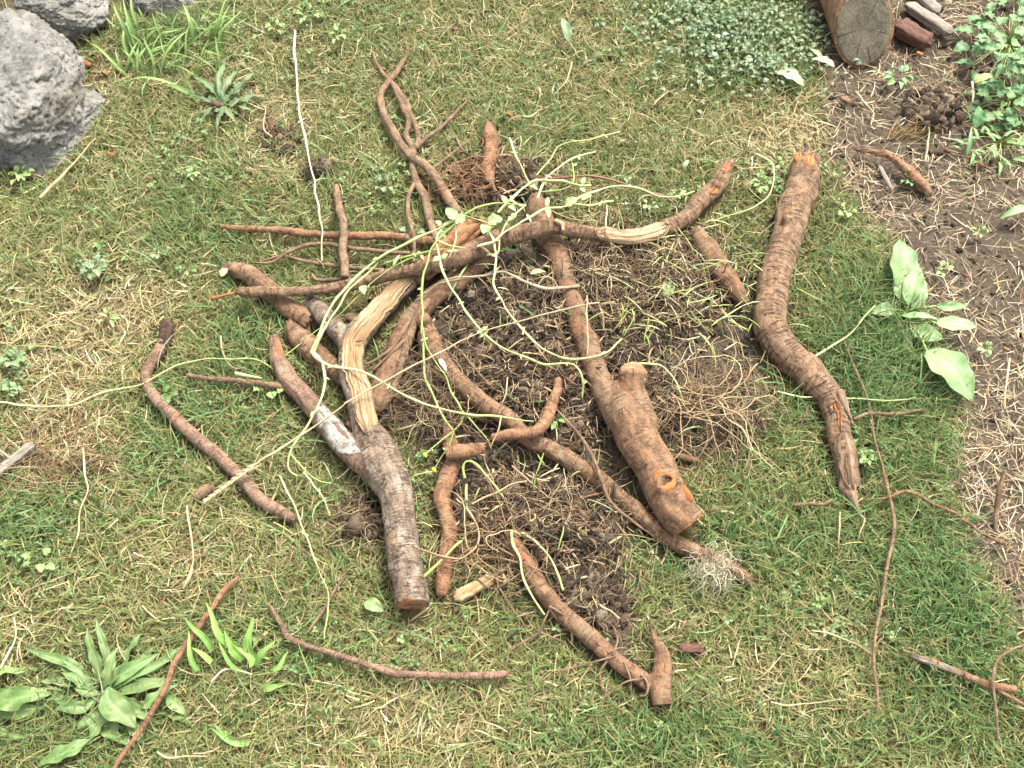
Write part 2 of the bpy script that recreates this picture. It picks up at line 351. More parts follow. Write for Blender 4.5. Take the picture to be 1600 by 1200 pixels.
    AB[:3, :, 2] -= np.array([.006, .004, .002])[:, None]; AB[-3:, :, 2] += np.array([.002, .004, .006])[:, None]
    m = len(AV); idx = np.arange(m * ns).reshape(m, ns); nxt = np.roll(idx, -1, 1)
    q = np.stack([idx[:-1], idx[1:], nxt[1:], nxt[:-1]], -1).reshape(-1, 4)
    ck = None
    if col is not None:
        c0, c1 = np.array(col[0]), np.array(col[-1]); f = np.clip(np.linspace(0, 1, m) + .25 * vn(np.arange(m) * .06, 0 * np.arange(m), 0, 1, seed), 0, 1)[:, None]
        ck = np.repeat((c0 * (1 - f) + c1 * f)[:, None], ns, 1).reshape(-1, 3)
    return mesh_np(name, AV.reshape(-1, 3), q, bark=AB.reshape(-1, 3), col=ck)
def shellpatch(S, t0, t1, ac, aw, name, lift=.0015, flat=.0, seed=0, taper=.18, rough=.0008):
    """a strip of exposed wood following the branch: angles ac +- aw, from t0 to t1 of its length; closed and thick"""
    n = len(S); i0, i1 = int(t0 * (n - 1)), int(t1 * (n - 1)); Q, r = S[i0:i1 + 1, :3], S[i0:i1 + 1, 3]
    T, Nn, B = frames(Q); L = np.concatenate([[0], np.cumsum(np.linalg.norm(np.diff(Q, axis=0), axis=1))]); m = len(Q)
    s = np.linspace(0, 1, m); env = np.clip(np.minimum(s / taper, (1 - s) / taper), .02, 1) ** .6
    jl = 1 + .22 * vn(L, 0 * L, 0, 60, seed) + .15 * vn(L, 0 * L, 0, 190, seed); jr = 1 + .22 * vn(L, 0 * L, 3, 60, seed) + .15 * vn(L, 0 * L, 3, 190, seed)
    k = 22; u = np.linspace(-1, 1, k)[None]
    aw_ = np.where(u < 0, (aw * env * jl)[:, None], (aw * env * jr)[:, None]); th = ac + u * aw_; rr = r[:, None]
    g = fbm(u * 6 + 0 * rr, 0 * rr + u * 0, L[:, None] * 9 + 0 * u, 1.6, 3, seed)
    rad = rr * (1 - flat * (1 - np.abs(u) ** 2) * env[:, None]) + lift + rough * g * 2 + rough * .8 * vn(u * 22 + 0 * rr, L[:, None] * 20 + 0 * u, 0, 1, seed)
    rad = np.maximum(rad, rr * .2)
    def sh(rd): return Q[:, None] + (np.cos(th)[..., None] * Nn[:, None] + np.sin(th)[..., None] * B[:, None]) * rd[..., None]
    top, bot = sh(rad), sh(np.maximum(rr * .7, rr * .2) + 0 * rad)
    V = np.concatenate([top.reshape(-1, 3), bot.reshape(-1, 3)]); I = np.arange(m * k).reshape(m, k); J = I + m * k
    q = [np.stack([I[:-1, :-1], I[1:, :-1], I[1:, 1:], I[:-1, 1:]], -1).reshape(-1, 4)]
    for (a_, b_) in ((I[:, 0], J[:, 0]), (J[:, -1], I[:, -1])): q.append(np.stack([a_[:-1], b_[:-1], b_[1:], a_[1:]], -1))
    for (a_, b_) in ((J[0], I[0]), (I[-1], J[-1])): q.append(np.stack([a_[:-1], b_[:-1], b_[1:], a_[1:]], -1))
    bk = np.stack([u * aw * rr + 0 * rr, rad, L[:, None] + 0 * u], -1).reshape(-1, 3)
    return mesh_np(name, V, np.concatenate(q), bark=np.concatenate([bk, bk]))
def disc(c, nrm, r, name, seed=0, rough=.0012, dome=.0):
    nrm = np.array(nrm) / np.linalg.norm(nrm); a = np.cross(nrm, [0, 0, 1.]); a = a / (np.linalg.norm(a) + 1e-9) if np.linalg.norm(a) > .1 else np.array([1., 0, 0])
    b = np.cross(nrm, a); ns, nr = 40, 9; th = np.linspace(0, 2 * math.pi, ns, endpoint=False)
    rows = []; bk = []
    for i in range(nr):
        f = (i + .05) / (nr - 1); rad = r * min(f, 1) * (1 + .06 * vn(np.cos(th), np.sin(th), 0, 2, seed) * f)
        h = rough * fbm(np.cos(th) * f * 3, np.sin(th) * f * 3, 0, 1.5, 3, seed) + dome * (1 - f * f)
        rows.append(c + (np.cos(th) * rad)[:, None] * a + (np.sin(th) * rad)[:, None] * b + nrm * h[:, None])
        bk.append(np.stack([np.cos(th) * rad, np.sin(th) * rad, 0 * th + .01], -1))
    rows.append(rows[-1] * 1.0 - nrm * max(.003, dome * 1.2)); bk.append(bk[-1]); m = len(rows)
    I = np.arange(m * ns).reshape(m, ns); X_ = np.roll(I, -1, 1); q = np.stack([I[:-1], I[1:], X_[1:], X_[:-1]], -1).reshape(-1, 4)
    return mesh_np(name, np.concatenate(rows), q, bark=np.concatenate(bk))
def splinters(c, d, r, n, ln, name, seed=0):
    rg = np.random.default_rng(seed + 99); d = np.array(d) / np.linalg.norm(d); a = np.cross(d, [0, 0, 1.]); a /= np.linalg.norm(a) + 1e-9; b = np.cross(d, a)
    V, q, bk = [], [], []
    for i in range(n):
        th, rr = rg.uniform(0, 6.28), r * rg.uniform(.1, .8); o = c + (a * math.cos(th) + b * math.sin(th)) * rr - d * r * .5
        L = ln * rg.uniform(.35, 1.0) + r * .5; w0, w1 = r * rg.uniform(.15, .38), r * rg.uniform(.1, .25); tw = rg.uniform(0, 3)
        e1 = a * math.cos(tw) + b * math.sin(tw); e2 = -a * math.sin(tw) + b * math.cos(tw); dd = d + (a * rg.normal() + b * rg.normal()) * .09; s = len(V)
        for f, k in ((0, 1), (.6, .8), (1, .08)):
            for u, v in ((-1, -1), (1, -1), (1, 1), (-1, 1)):
                V.append(o + dd * L * f + e1 * u * w0 * k + e2 * v * w1 * k); bk.append([u * w0 + i * .02, v * w1, L * f])
        for k in (0, 4): q += [[s + k + j, s + k + (j + 1) % 4, s + k + 4 + (j + 1) % 4, s + k + 4 + j] for j in range(4)]
        q += [[s + 3, s + 2, s + 1, s], [s + 8, s + 9, s + 10, s + 11]]
    return mesh_np(name, np.array(V), q, bark=np.array(bk), smooth=False)

from mathutils.kdtree import KDTree
PEND = {}
def fuse(root, voxel=.0016, near=.009, its=26, lam=.5):
    """grow the limbs of one branch together (voxel union, softened at the joints), then split it again into its parts"""
    items = PEND.pop(root.name); VV, FF, BK, SR = [], [], [], []; k = 0
    for i, (nm, me, mt) in enumerate(items):
        n = len(me.vertices); v = np.empty(n * 3, np.float32); me.vertices.foreach_get('co', v); b = np.empty(n * 3, np.float32); me.attributes['bark'].data.foreach_get('vector', b)
        f = np.empty(len(me.loops), np.int32); me.loops.foreach_get('vertex_index', f); VV.append(v.reshape(-1, 3)); BK.append(b.reshape(-1, 3)); FF.append(f.reshape(-1, 4) + k); SR.append(np.full(n, i)); k += n
    VV, BK, FF, SR = np.concatenate(VV), np.concatenate(BK), np.concatenate(FF), np.concatenate(SR)
    tmp = bpy.data.objects.new('tmp', mesh_np('tmp', VV, FF)); sc.collection.objects.link(tmp); md = tmp.modifiers.new('r', 'REMESH'); md.mode = 'VOXEL'; md.voxel_size = voxel; md.use_smooth_shade = True
    em = bpy.data.meshes.new_from_object(tmp.evaluated_get(bpy.context.evaluated_depsgraph_get())); bpy.data.objects.remove(tmp)
    n = len(em.vertices); V = np.empty(n * 3, np.float32); em.vertices.foreach_get('co', V); V = V.reshape(-1, 3).astype(float); E = np.empty(len(em.edges) * 2, np.int32); em.edges.foreach_get('vertices', E); E = E.reshape(-1, 2)
    kds = []
    for i in range(len(items)):
        ix = np.where(SR == i)[0]; kd = KDTree(len(ix))
        for j in ix: kd.insert(VV[j], int(j))
        kd.balance(); kds.append(kd)
    D = np.empty((n, len(items))); Bk = np.zeros((n, 3)); src = np.zeros(n, int)
    for j in range(n):
        p = V[j]
        for i, kd in enumerate(kds): D[j, i] = kd.find(p)[2]
        i = int(np.argmin(D[j])); src[j] = i; r = kds[i].find_n(p, 3); w_ = np.array([1 / (q[2] + 1e-4) for q in r]); Bk[j] = (BK[[q[1] for q in r]] * w_[:, None]).sum(0) / w_.sum()
    d2 = np.sort(D, 1)[:, 1] if len(items) > 1 else np.full(n, 1.); wt = np.clip((near - d2) / near * 1.8, 0, 1); wt = np.maximum(wt, .0)
    deg = np.bincount(E.ravel(), minlength=n).clip(1)[:, None]
    for it in range(its):
        A = np.zeros_like(V)
        for c in range(3): A[:, c] = np.bincount(E[:, 0], V[E[:, 1], c], n) + np.bincount(E[:, 1], V[E[:, 0], c], n)
        l = A / deg - V; V += l * (lam * (wt if it > 1 else np.maximum(wt, .6)))[:, None]
    Q = np.empty(len(em.loops), np.int32); em.loops.foreach_get('vertex_index', Q); Q = Q.reshape(-1, 4); a = V[Q]; fn = np.cross(a[:, 2] - a[:, 0], a[:, 3] - a[:, 1]); NV = np.zeros_like(V)
    for c in range(4): 
        for d in range(3): NV[:, d] += np.bincount(Q[:, c], fn[:, d], n)
    NV /= np.linalg.norm(NV, axis=1)[:, None] + 1e-12; fs = src[Q[:, 0]]
    for i, (nm, me, mt) in enumerate(items):
        q = Q[fs == i]
        if not len(q): continue
        u, inv = np.unique(q.ravel(), return_inverse=True); pm = mesh_np(nm, V[u], inv.reshape(-1, 4), bark=Bk[u]); o = part(nm, pm, mt, root); pm.normals_split_custom_set_from_vertices([tuple(x) for x in NV[u]])
SD = [0]
def sd_(): SD[0] += 1; return SD[0] * 3.37
PATHS = {}
def limb(root, name, pts, mat, amp=.06, ends=('round', 'round'), st=True, step=None, dents=(), lump=1.0, cuts=(), solo=False):
    S = path(pts, step); s = sd_(); me = tube(S, name, amp, s, ends, dents=dents, lump=lump, cuts=cuts)
    if st: stamp(S[:, :3], S[:, 3])
    if root.name in PEND and not solo: PEND[root.name].append((name, me, mat)); return S, None
    return S, part(name, me, mat, root)
def branch(name, label, cat, pts, mat, group=None, amp=.06, ends=('round', 'round'), dents=(), lump=1.0, body='bark', cuts=(), fz=False):
    S = path(pts); mid = S[len(S) // 2]; root = thing(name, label, cat, (mid[0], mid[1], max(0, mid[2] - mid[3])), group)
    me = tube(S, body, amp, sd_(), ends, dents=dents, lump=lump, cuts=cuts); stamp(S[:, :3], S[:, 3])
    if fz: PEND[root.name] = [(body, me, mat)]
    else: part(body, me, mat, root)
    return root, S
def twig(name, label, cat, pts, mat, group=None, amp=.05, ends=('round', 'round')):
    S = path(pts); me = tube(S, name, amp, sd_(), ends); stamp(S[::2, :3], S[::2, 3] * .8); mid = S[len(S) // 2]
    return single(name, me, mat, label, cat, (mid[0], mid[1], max(0, mid[2] - mid[3])), group)
def cutend(root, S, i, mat, f=.93, name='cut_end', seed=0, dome=0.0, off=.0012):
    T = frames(S[:, :3])[0]; k = 0 if i == 0 else -1; d = -T[0] if k == 0 else T[-1]
    return part(name, disc(S[k, :3] + d * off, d, S[k, 3] * f, name, seed, dome=dome), mat, root)
def tornend(root, S, i, mat, n=9, ln=.015, name='torn_end', seed=0):
    T = frames(S[:, :3])[0]; k = 0 if i == 0 else -1; d = -T[0] if k == 0 else T[-1]
    return part(name, splinters(S[k, :3], d, S[k, 3], n, ln, name, seed), mat, root)
PI = math.pi

# ================================================================== BRANCHES AND ROOTS
# big sinuous branch on the right
rt, S = branch('thick_branch', 'long thick sinuous brown branch with ringed bark lying alone at the right of the pile', 'branch',
  [(1261,254,40,3.0),(1253,292,50,3.1),(1236,340,50,3.1),(1219,400,48,3),(1207,450,49,3),(1202,495,50,3),(1213,530,51,3),(1239,558,50,3),(1268,588,47,2.8),(1290,618,42,2.6),
   (1304,650,38,2.4),(1312,690,36,2.3),(1319,722,33,2.2),(1324,748,29,2.1),(1328,772,22,2.0)], BR2, amp=.075, ends=('torn', 'torn'),
   dents=((.06, -.3, .010, .004), (.24, .35, .014, -.006), (.80, .1, .010, .005)))
tornend(rt, S, 0, BRR, 12, .012); part('exposed_wood', shellpatch(S, .0, .055, -.1, .5, 'exposed_wood', seed=2, taper=.45, lift=.0008, rough=.002), WO, rt); part('exposed_wood', shellpatch(S, .0, .035, .75, .3, 'exposed_wood', seed=3, taper=.45, lift=.0008, rough=.002), WO, rt)
part('exposed_wood', shellpatch(S, .66, .80, -.95, .5, 'exposed_wood', seed=5, lift=.001, rough=.002), WGB, rt); part('exposed_wood', shellpatch(S, .86, 1.0, -.2, 1.3, 'exposed_wood', seed=8, lift=.001, rough=.004, taper=.2), WGB, rt)
part('exposed_wood', shellpatch(S, .78, .86, .1, .22, 'exposed_wood', seed=6, lift=.0006, rough=.002), WO, rt)
for k, (pts) in enumerate((((1326,745,16,2.5),(1333,775,13,2.6),(1340,795,8,2.7),(1345,810,2,2.8)), ((1318,735,14,2.2),(1318,760,13,2.1),(1321,782,4,2.1)), ((1330,745,12,2.4),(1331,768,10,2.3),(1333,790,3,2.4)))):
    SS = path(pts); part('splintered_end', tube(SS, 'splintered_end', .3, 7 + k, ('round', 'round')), WGB if k != 1 else TW, rt)
SS = path(((1312,612,14,4.6),(1321,634,10,4.4),(1329,654,4,4.2))); part('bark_flap', tube(SS, 'bark_flap', .2, 3), WGB, rt)

# trunk root with knob, at the centre right
rt, S = branch('trunk_root', 'thickest muddy root trunk with a round cut knob and an orange knot hole', 'root',
  [(960,608,40,5.0),(972,636,60,5.2),(988,668,66,5.2),(1003,698,64,5.2),(1020,730,63,5.0),(1037,764,64,4.8),(1051,790,66,4.7),(1062,806,63,4.5),(1073,821,58,4.3)], BRM, amp=.05,
  ends=('round', 'cut'), dents=((.76, -.02, .0165, .008),), body='trunk', fz=True)
T_, N_, B_ = frames(S[:, :3])
def onsurf(S, f, ang, out=1.0):
    i = int(f * (len(S) - 1)); T, Nn, B = frames(S[:, :3]); d = Nn[i] * math.cos(ang) + B[i] * math.sin(ang); return S[i, :3] + d * S[i, 3] * out, d
def knot(rt, S, f, ang, rad, mat, name='knot', out=1.0, tube_r=.35):
    c, d = onsurf(S, f, ang, out); a = np.cross(d, [1., .2, .1]); a /= np.linalg.norm(a); b = np.cross(d, a)
    th = np.linspace(0, 2 * PI, 36); pts = [c + (a * math.cos(q) + b * math.sin(q)) * rad * (1 + .08 * math.sin(3 * q)) for q in th]
    Q = np.array([[*p, rad * tube_r * (1 + .3 * math.sin(2 * q + 1))] for p, q in zip(pts, th)])
    return part(name, tube(Q, name, .38, rad * 900), mat, rt)
knot(rt, S, .75, .12, .0145, WO, 'knot_ring', .915, .34); c_, d_ = onsurf(S, .75, .12, .885); part('knot_hole', disc(c_, d_, .0135, 'knot_hole', 4, rough=.003, dome=-.002), WRB, rt)
part('knot_scar', shellpatch(S, .74, .80, -.62, .2, 'knot_scar', seed=14, taper=.4), WO, rt)
cutend(rt, S, 1, WO, .97, off=.002, seed=3); part('exposed_wood', shellpatch(S, .80, .93, -.62, .14, 'exposed_wood', seed=12, taper=.4, rough=.002), WO, rt)
S2, _ = limb(rt, 'root_limb', [(836,312,22,2.4),(842,330,34,2.6),(853,360,37,2.9),(868,395,35,3.2),(882,430,32,3.5),(896,470,31,3.7),(908,510,32,4.0),(922,552,34,4.4),(940,600,38,4.8),(960,640,46,5.0),(978,672,44,4.9)], BRM, .06, ('torn', 'round'))
tornend(rt, S2, 0, WO, 6, .006)
S3, _ = limb(rt, 'knob', [(1004,672,52,5.2),(997,642,46,5.8),(992,615,38,6.4),(989,598,40,7.0),(988,588,46,7.3)], BRM, .07)
part('cut_end', disc(S3[-1, :3] + np.array([.001, .003, .0085]), np.array([0.08, .12, 1]), S3[-1, 3] * .93, 'cut_end', 2, rough=.006, dome=.009), WK, rt)
fuse(rt)
limb(rt, 'side_root', [(1050,712,8,1.6),(1068,714,11,1.8),(1085,718,10,1.4),(1098,722,4,1.0)], BRM)

# crossing branch
B3 = [(380,456,16,5.0),(405,456,18,5.2),(450,457,15,5.5),(500,453,15,5.6),(550,445,19,5.7),(600,430,18,5.8),(650,422,20,6.1),(700,409,25,6.6),(735,393,30,7.0),(775,377,30,7.3),(810,366,28,7.6),(850,357,24,7.8),(880,358,22,7.6),(925,365,22,7),(975,369,22,6),(1010,366,24,5),(1045,355,25,4.2),(1075,335,25,3.6),(1100,311,27,3.3),(1120,289,25,3.2),(1133,268,23,3.1),(1139,258,16,3)]
rt, S = branch('long_branch', 'longest brown branch across the top of the pile, with a torn cream patch', 'branch', B3, BR2, amp=.07, ends=('torn', 'torn'), dents=((.93, .2, .012, -.005),), cuts=((.655, .775, .45, 1.0, .2),))
part('exposed_wood', shellpatch(S, .645, .785, .45, 1.15, 'exposed_wood', seed=21, lift=.0025, flat=.16, rough=.0016, taper=.12), WD, rt)
part('exposed_wood', shellpatch(S, .96, 1.0, .1, .5, 'exposed_wood', seed=22, taper=.45, lift=.0006, rough=.002), WR, rt); part('exposed_wood', shellpatch(S, .905, .93, .5, .35, 'exposed_wood', seed=23, taper=.45, rough=.002), WO, rt)
tornend(rt, S, 1, WR, 8, .012); tornend(rt, S, 0, WO, 6, .008)
part('splinter', tube(path([(378,455,9,5.0),(362,459,5,5.0),(345,463,4,5.0),(332,466,6,5.0)]), 'splinter', .2, 4), WR, rt)
part('splinter', tube(path([(752,385,5,9.0),(768,398,3,9.1)]), 'splinter', .2, 4), WD, rt)
part('splinter', tube(path([(868,345,9,9.4),(878,350,8,9.3),(880,360,5,9.2)]), 'splinter', .2, 4), WD, rt)

# forked grey branch
rt, S = branch('forked_branch', 'grey barked forked branch with ringed trunk and pale split limb, left in pile', 'branch',
  [(642,944,52,3.9),(636,905,51,3.9),(630,855,52,3.9),(624,805,51,4.0),(617,775,54,4.1),(606,750,62,4.2),(594,725,68,4.2),(586,700,58,4.3),(578,680,46,4.4)], BRG, amp=.045, ends=('cut', 'round'), dents=((.33, .1, .016, .001),), body='trunk', fz=True)
cutend(rt, S, 0, WO, .9); part('torn_corner', splinters(onsurf(S, .02, -.7, .85)[0], (.4, -.8, .2), .008, 8, .008, 'torn_corner', 3), WR, rt)
FL = [(595,742,44,4.1),(575,722,44,4.0),(552,705,40,3.7),(530,684,37,3.4),(512,660,34,3.1),(492,636,31,2.9),(470,614,30,2.7),(448,594,30,2.6),(438,570,25,2.6),(432,545,21,2.6),(428,528,13,2.6)]
S4, _ = limb(rt, 'limb', FL, BRV, .06, ('round', 'torn')); tornend(rt, S4, 1, WR, 7, .01)
part('pale_bark', shellpatch(S4, .12, .50, .25, 1.25, 'pale_bark', seed=31, lift=.0006, rough=.0006, taper=.3), BRL, rt)
part('exposed_wood', shellpatch(S4, .86, .99, .7, .35, 'exposed_wood', seed=32), WR, rt)
limb(rt, 'twig', [(445,603,12,2.6),(415,600,9,2.6),(370,595,8,2.6),(330,592,7,2.6),(293,587,7,2.6)], TW, solo=True)
FR = [(588,720,46,4.2),(574,680,42,4.4),(564,640,40,4.4),(553,600,40,4.3),(550,560,40,4.2),(551,538,41,4.1),(567,515,38,4.0),(584,495,36,3.8),(604,475,33,3.6),(628,452,32,3.2),(650,434,28,3.0),(680,408,30,3.0),(706,385,34,3.4),(732,364,34,4.2),(752,352,24,4.8)]
S5, _ = limb(rt, 'split_limb', FR, BRG, .05, ('round', 'torn'), cuts=((.07, .69, .38, .9, .26), (.74, .99, .3, 1.5, .25)))
part('split_wood', shellpatch(S5, .05, .71, .38, .92, 'split_wood', seed=41, lift=.0012, flat=.24, rough=.0032, taper=.14), WD, rt)
part('torn_wood', shellpatch(S5, .72, 1.0, .3, 1.7, 'torn_wood', seed=43, lift=.002, flat=.25, rough=.004, taper=.15), WT, rt); tornend(rt, S5, 1, WT, 12, .022)
part('splinter', tube(path([(556,534,3,6.4),(566,531,4,6.5)]), 'splinter', .2, 4), TW, rt)
S6, _ = limb(rt, 'limb', [(550,562,28,3.6),(541,536,33,3.5),(526,512,31,3.4),(507,491,29,3.1),(487,469,21,2.7)], BRG, .07, ('round', 'torn')); tornend(rt, S6, 1, WR, 10, .012)
limb(rt, 'stub', [(575,505,24,3.4),(558,498,20,3.3),(543,496,14,3.2)], TW, .1, ('round', 'torn')); fuse(rt)

# brown branch behind the fork, going up under the crossing branch
rt, S = branch('curved_branch', 'smooth brown root curving from behind the split limb up beneath the long crossing branch', 'root',
  [(583,640,30,1.8),(600,600,34,2.0),(618,560,35,2.2),(632,525,36,2.3),(652,490,34,2.4),(682,462,33,2.6),(715,440,32,2.9),(745,415,30,3.3),(772,395,26,3.7)], BRM, amp=.05)
limb(rt, 'side_root', [(668,470,10,4.6),(650,500,12,4.6),(634,545,12,4.2),(622,590,11,3.6),(606,625,11,2.6),(594,640,8,2.2)], TW)
limb(rt, 'side_root', [(640,500,8,4.4),(615,540,6,4.6),(590,560,5,4.2),(572,570,3,4)], TW); limb(rt, 'side_root', [(636,528,6,4.6),(610,553,5,4.4),(582,578,3,4)], TW)

rt, S = branch('short_root', 'stout brown root under the left end of the long crossing branch', 'root',
  [(350,422,15,2.0),(368,421,24,2.1),(392,431,29,2.1),(415,450,30,2.1),(440,472,32,2.1),(465,490,33,2.1),(482,502,28,2.0)], BR, amp=.11, ends=('torn', 'torn')); tornend(rt, S, 0, BRR, 6, .008)
rt, S = branch('short_root', 'thick reddish root piece half hidden beneath the fork of the grey branch', 'root',
  [(457,514,24,1.5),(468,530,34,1.6),(490,551,35,1.6),(512,570,33,1.6),(540,592,30,1.5)], BR, amp=.13, ends=('torn', 'round'))
rt, S = branch('slim_branch', 'straight slim reddish branch lying level across the grass above the crossing branch', 'branch',
  [(345,354,6,2.0),(372,356,8,2.2),(410,358,10,2.4),(450,362,11,2.5),(500,366,11,2.5),(560,368,12,2.6),(615,369,13,2.6),(650,374,14,2.6),(695,378,15,2.6)], BRR, amp=.05)
twig('thin_twig', 'thin brown twig arching just below the straight slim branch', 'twig', [(398,411,3,1.6),(425,410,5,1.8),(452,393,6,2.2),(480,383,7,2.6),(510,381,7,2.7),(545,387,7,2.7),(600,393,7,2.6),(655,397,6,2.6)], TW)
twig('thin_twig', 'faint brown twig sunk in the grass between the arching twig and the crossing branch', 'twig', [(410,408,3,1.6),(440,400,5,1.8),(470,407,6,1.9),(500,412,7,2),(560,419,7,2.2),(600,422,6,2.2)], TW)
twig('thin_twig', 'short hooked twig touching the top of the crossing branch left of its middle', 'twig', [(487,428,4,1.8),(494,437,6,2.2),(515,438,6,2.6),(548,435,6,3.2)], TW)
rt, S = branch('upright_stick', 'short knobbly stick standing across the level branch with its foot at the crossing branch', 'stick',
  [(525,291,9,2.0),(527,312,11,2.8),(530,328,12,3.6),(536,345,12,4.4),(537,365,12,5.0),(535,390,12,5.2),(539,410,12,5.3),(539,433,12,5.4)], TW, amp=.1)

# branching root at the top
rt, S = branch('branching_root', 'slender many armed grey brown root reaching up the lawn from the pile', 'root',
  [(633,60,3,1.6),(636,82,5,1.8),(623,107,9,2.0),(609,127,10,2.2),(595,148,10,2.2),(600,179,11,2.3),(616,206,12,2.5),(640,241,13,2.9),(667,261,14,3.2),(685,285,15,3.5),(700,310,15,3.7),(714,332,14,3.8)], TW, amp=.08, fz=True)
for pts in ([(582,79,3,1.6),(587,95,5,1.8),(594,109,6,1.9),(607,124,7,2.1)],
            [(614,130,8,2.1),(622,148,9,2.0),(630,165,10,1.9),(639,185,9,1.9),(638,200,9,1.9),(634,213,9,1.9),(645,234,11,1.9),(645,258,11,2.0),(650,285,12,2.2),(664,309,13,2.5),(671,344,13,3.0),(682,373,12,3.4)],
            [(617,133,6,2.2),(632,155,7,2.4),(642,180,7,2.4),(654,208,8,2.3),(650,232,9,2.2)],
            [(736,151,2,1.8),(716,172,5,2.0),(690,198,6,2.2),(664,217,7,2.3),(651,229,8,2.2)],
            [(649,284,7,2.4),(638,306,7,3.0),(637,330,7,3.6),(641,350,7,4.2),(647,371,6,4.4),(647,409,5,4.6)],
            [(738,215,2,1.8),(716,232,4,2.4),(697,248,5,3.0),(676,263,5,3.4)]):
    limb(rt, 'side_root', pts, TW, .08)
fuse(rt, .0012, .006)
twig('thin_root', 'thin bent dark root over the soil clump above the pile', 'root', [(712,214,3,2),(722,232,4,2.6),(736,250,4,3.2),(748,262,5,3.6),(765,275,5,4),(773,295,5,4.2),(785,310,4,4.2)], TW)
twig('thin_root', 'dark root running slantwise past the foot of the orange stub', 'root', [(725,238,5,3.4),(745,248,6,3.8),(768,254,7,4),(790,268,4,3.8)], BRD)
rt, S = branch('root_stub', 'short upright orange brown root stub at the top edge of the pile', 'root',
  [(764,197,13,2.0),(765,208,21,2.4),(768,224,22,2.8),(766,240,21,3.2),(763,262,22,3.4),(764,284,18,3.4)], BRR, amp=.07, ends=('torn', 'torn'))
rt, S = branch('leaning_root', 'short thick root lying left of the big sinuous branch, its lower end towards it', 'root',
  [(1090,364,20,4.2),(1102,385,31,4.4),(1118,408,33,4.4),(1134,431,31,4.2),(1150,452,27,3.8),(1163,472,17,3.2)], BRM, amp=.09, ends=('torn', 'torn')); tornend(rt, S, 1, WO, 5, .006)
twig('thin_twig', 'thin twig crossing the grass between the leaning root and the big sinuous branch', 'twig', [(1075,345,4,1.8),(1100,352,4,2),(1130,368,4,2),(1160,387,4,1.8),(1190,412,4,1.6)], TW)

# stick on the left
rt, S = branch('curved_stick', 'smooth mauve brown curved stick lying on its own at the left under the grass ear', 'stick',
  [(256,530,18,1.9),(247,550,18,1.9),(236,570,17,1.9),(229,592,17,1.9),(240,618,18,1.9),(275,654,19,1.9),(309,685,20,1.9),(344,716,19,1.9),(375,747,19,1.9),(406,778,19,1.8),(436,797,18,1.7),(460,810,14,1.5)], BRV, amp=.05, ends=('round', 'round'))
limb(rt, 'rotten_end', [(262,505,17,1.9),(261,515,22,2.0),(258,530,20,1.9),(254,540,18,1.9)], BRD, .22, ('torn', 'round'))
rt, S = branch('stick_stub', 'tiny grey cut stub just left of the grass ear', 'stick', [(308,775,14,1.2),(320,767,17,1.3),(334,759,15,1.2)], TW, amp=.08, ends=('cut', 'cut')); cutend(rt, S, 0, BRD)
# long root through the middle
rt, S = branch('long_root', 'long root snaking from the pile centre to the lower right past the knotted trunk', 'root',
  [(664,508,26,3.6),(668,530,34,3.9),(678,550,30,4.2),(702,582,29,4.4),(733,613,28,4.4),(767,638,28,4.2),(798,658,26,3.9),(832,687,25,3.5),(860,702,26,3.2),(901,726,28,2.9),(936,750,27,2.6),(975,783,26,2.5),(1011,815,26,2.4),(1046,841,25,2.3),(1084,861,24,2.1),(1119,876,22,1.9),(1150,893,20,1.8),(1172,908,15,1.6)], BR, amp=.07, ends=('torn', 'round'), dents=((.0, .2, .02, -.006),))
part('gnarled_end', tube(path([(664,520,22,5.0),(676,530,24,5.2),(684,545,15,4.8)]), 'gnarled_end', .35, 6), BRR, rt); tornend(rt, S, 0, WO, 8, .008)
rt, S = branch('elbow_stick', 'small elbow shaped stick resting on the long snaking root in the middle of the pile', 'stick',
  [(873,594,11,5.6),(870,612,15,5.9),(861,636,18,6.2),(850,660,20,6.5),(835,674,18,6.6),(812,679,17,6.5),(790,681,17,6.3),(770,684,12,6.0)], BRR, amp=.07, ends=('torn', 'round')); tornend(rt, S, 0, WR, 6, .008)
rt, S = branch('upright_root', 'wavy orange brown root standing beside the lower trunk of the forked branch', 'root',
  [(702,664,18,2.8),(704,690,22,2.8),(709,718,25,2.7),(699,748,28,2.6),(692,778,27,2.5),(696,805,24,2.4),(701,828,25,2.3),(699,855,23,2.2),(695,880,24,2.1),(692,905,24,2.0),(690,928,18,1.8)], BRR, amp=.09)
rt, S = branch('cross_stub', 'short red ended stub lying crosswise on the wavy upright root', 'stick', [(699,708,21,5.4),(715,705,23,5.6),(735,703,21,5.4),(752,701,17,5.1)], BRR, amp=.08, ends=('cut', 'torn')); cutend(rt, S, 0, BRR, .9, dome=.002); tornend(rt, S, 1, WR, 5, .005)
# lower root with a cross piece
rt, S = branch('hairy_root', 'brown root below the pile ending in a T shaped cross piece, hung with fine rootlets', 'root',
  [(798,835,16,3.4),(806,852,22,3.4),(818,874,25,3.3),(832,896,26,3.1),(850,927,28,2.9),(874,955,27,2.6),(901,979,28,2.4),(929,1003,27,2.2),(960,1027,25,2.0),(991,1051,25,2.0),(1014,1068,25,2.2),(1032,1078,24,2.4)], BRM, amp=.08, ends=('torn', 'round'), fz=True)
part('exposed_wood', shellpatch(S, .02, .16, .2, .5, 'exposed_wood', seed=61), WR, rt)
S7, _ = limb(rt, 'cross_piece', [(1034,1102,30,2.2),(1031,1075,33,2.4),(1036,1040,28,2.4),(1034,1018,22,2.4),(1024,1000,12,2.4),(1017,980,4,2.6),(1015,958,2,3)], BRM, .07, ('cut', 'round')); cutend(rt, S7, 0, BRD); fuse(rt, .0013)
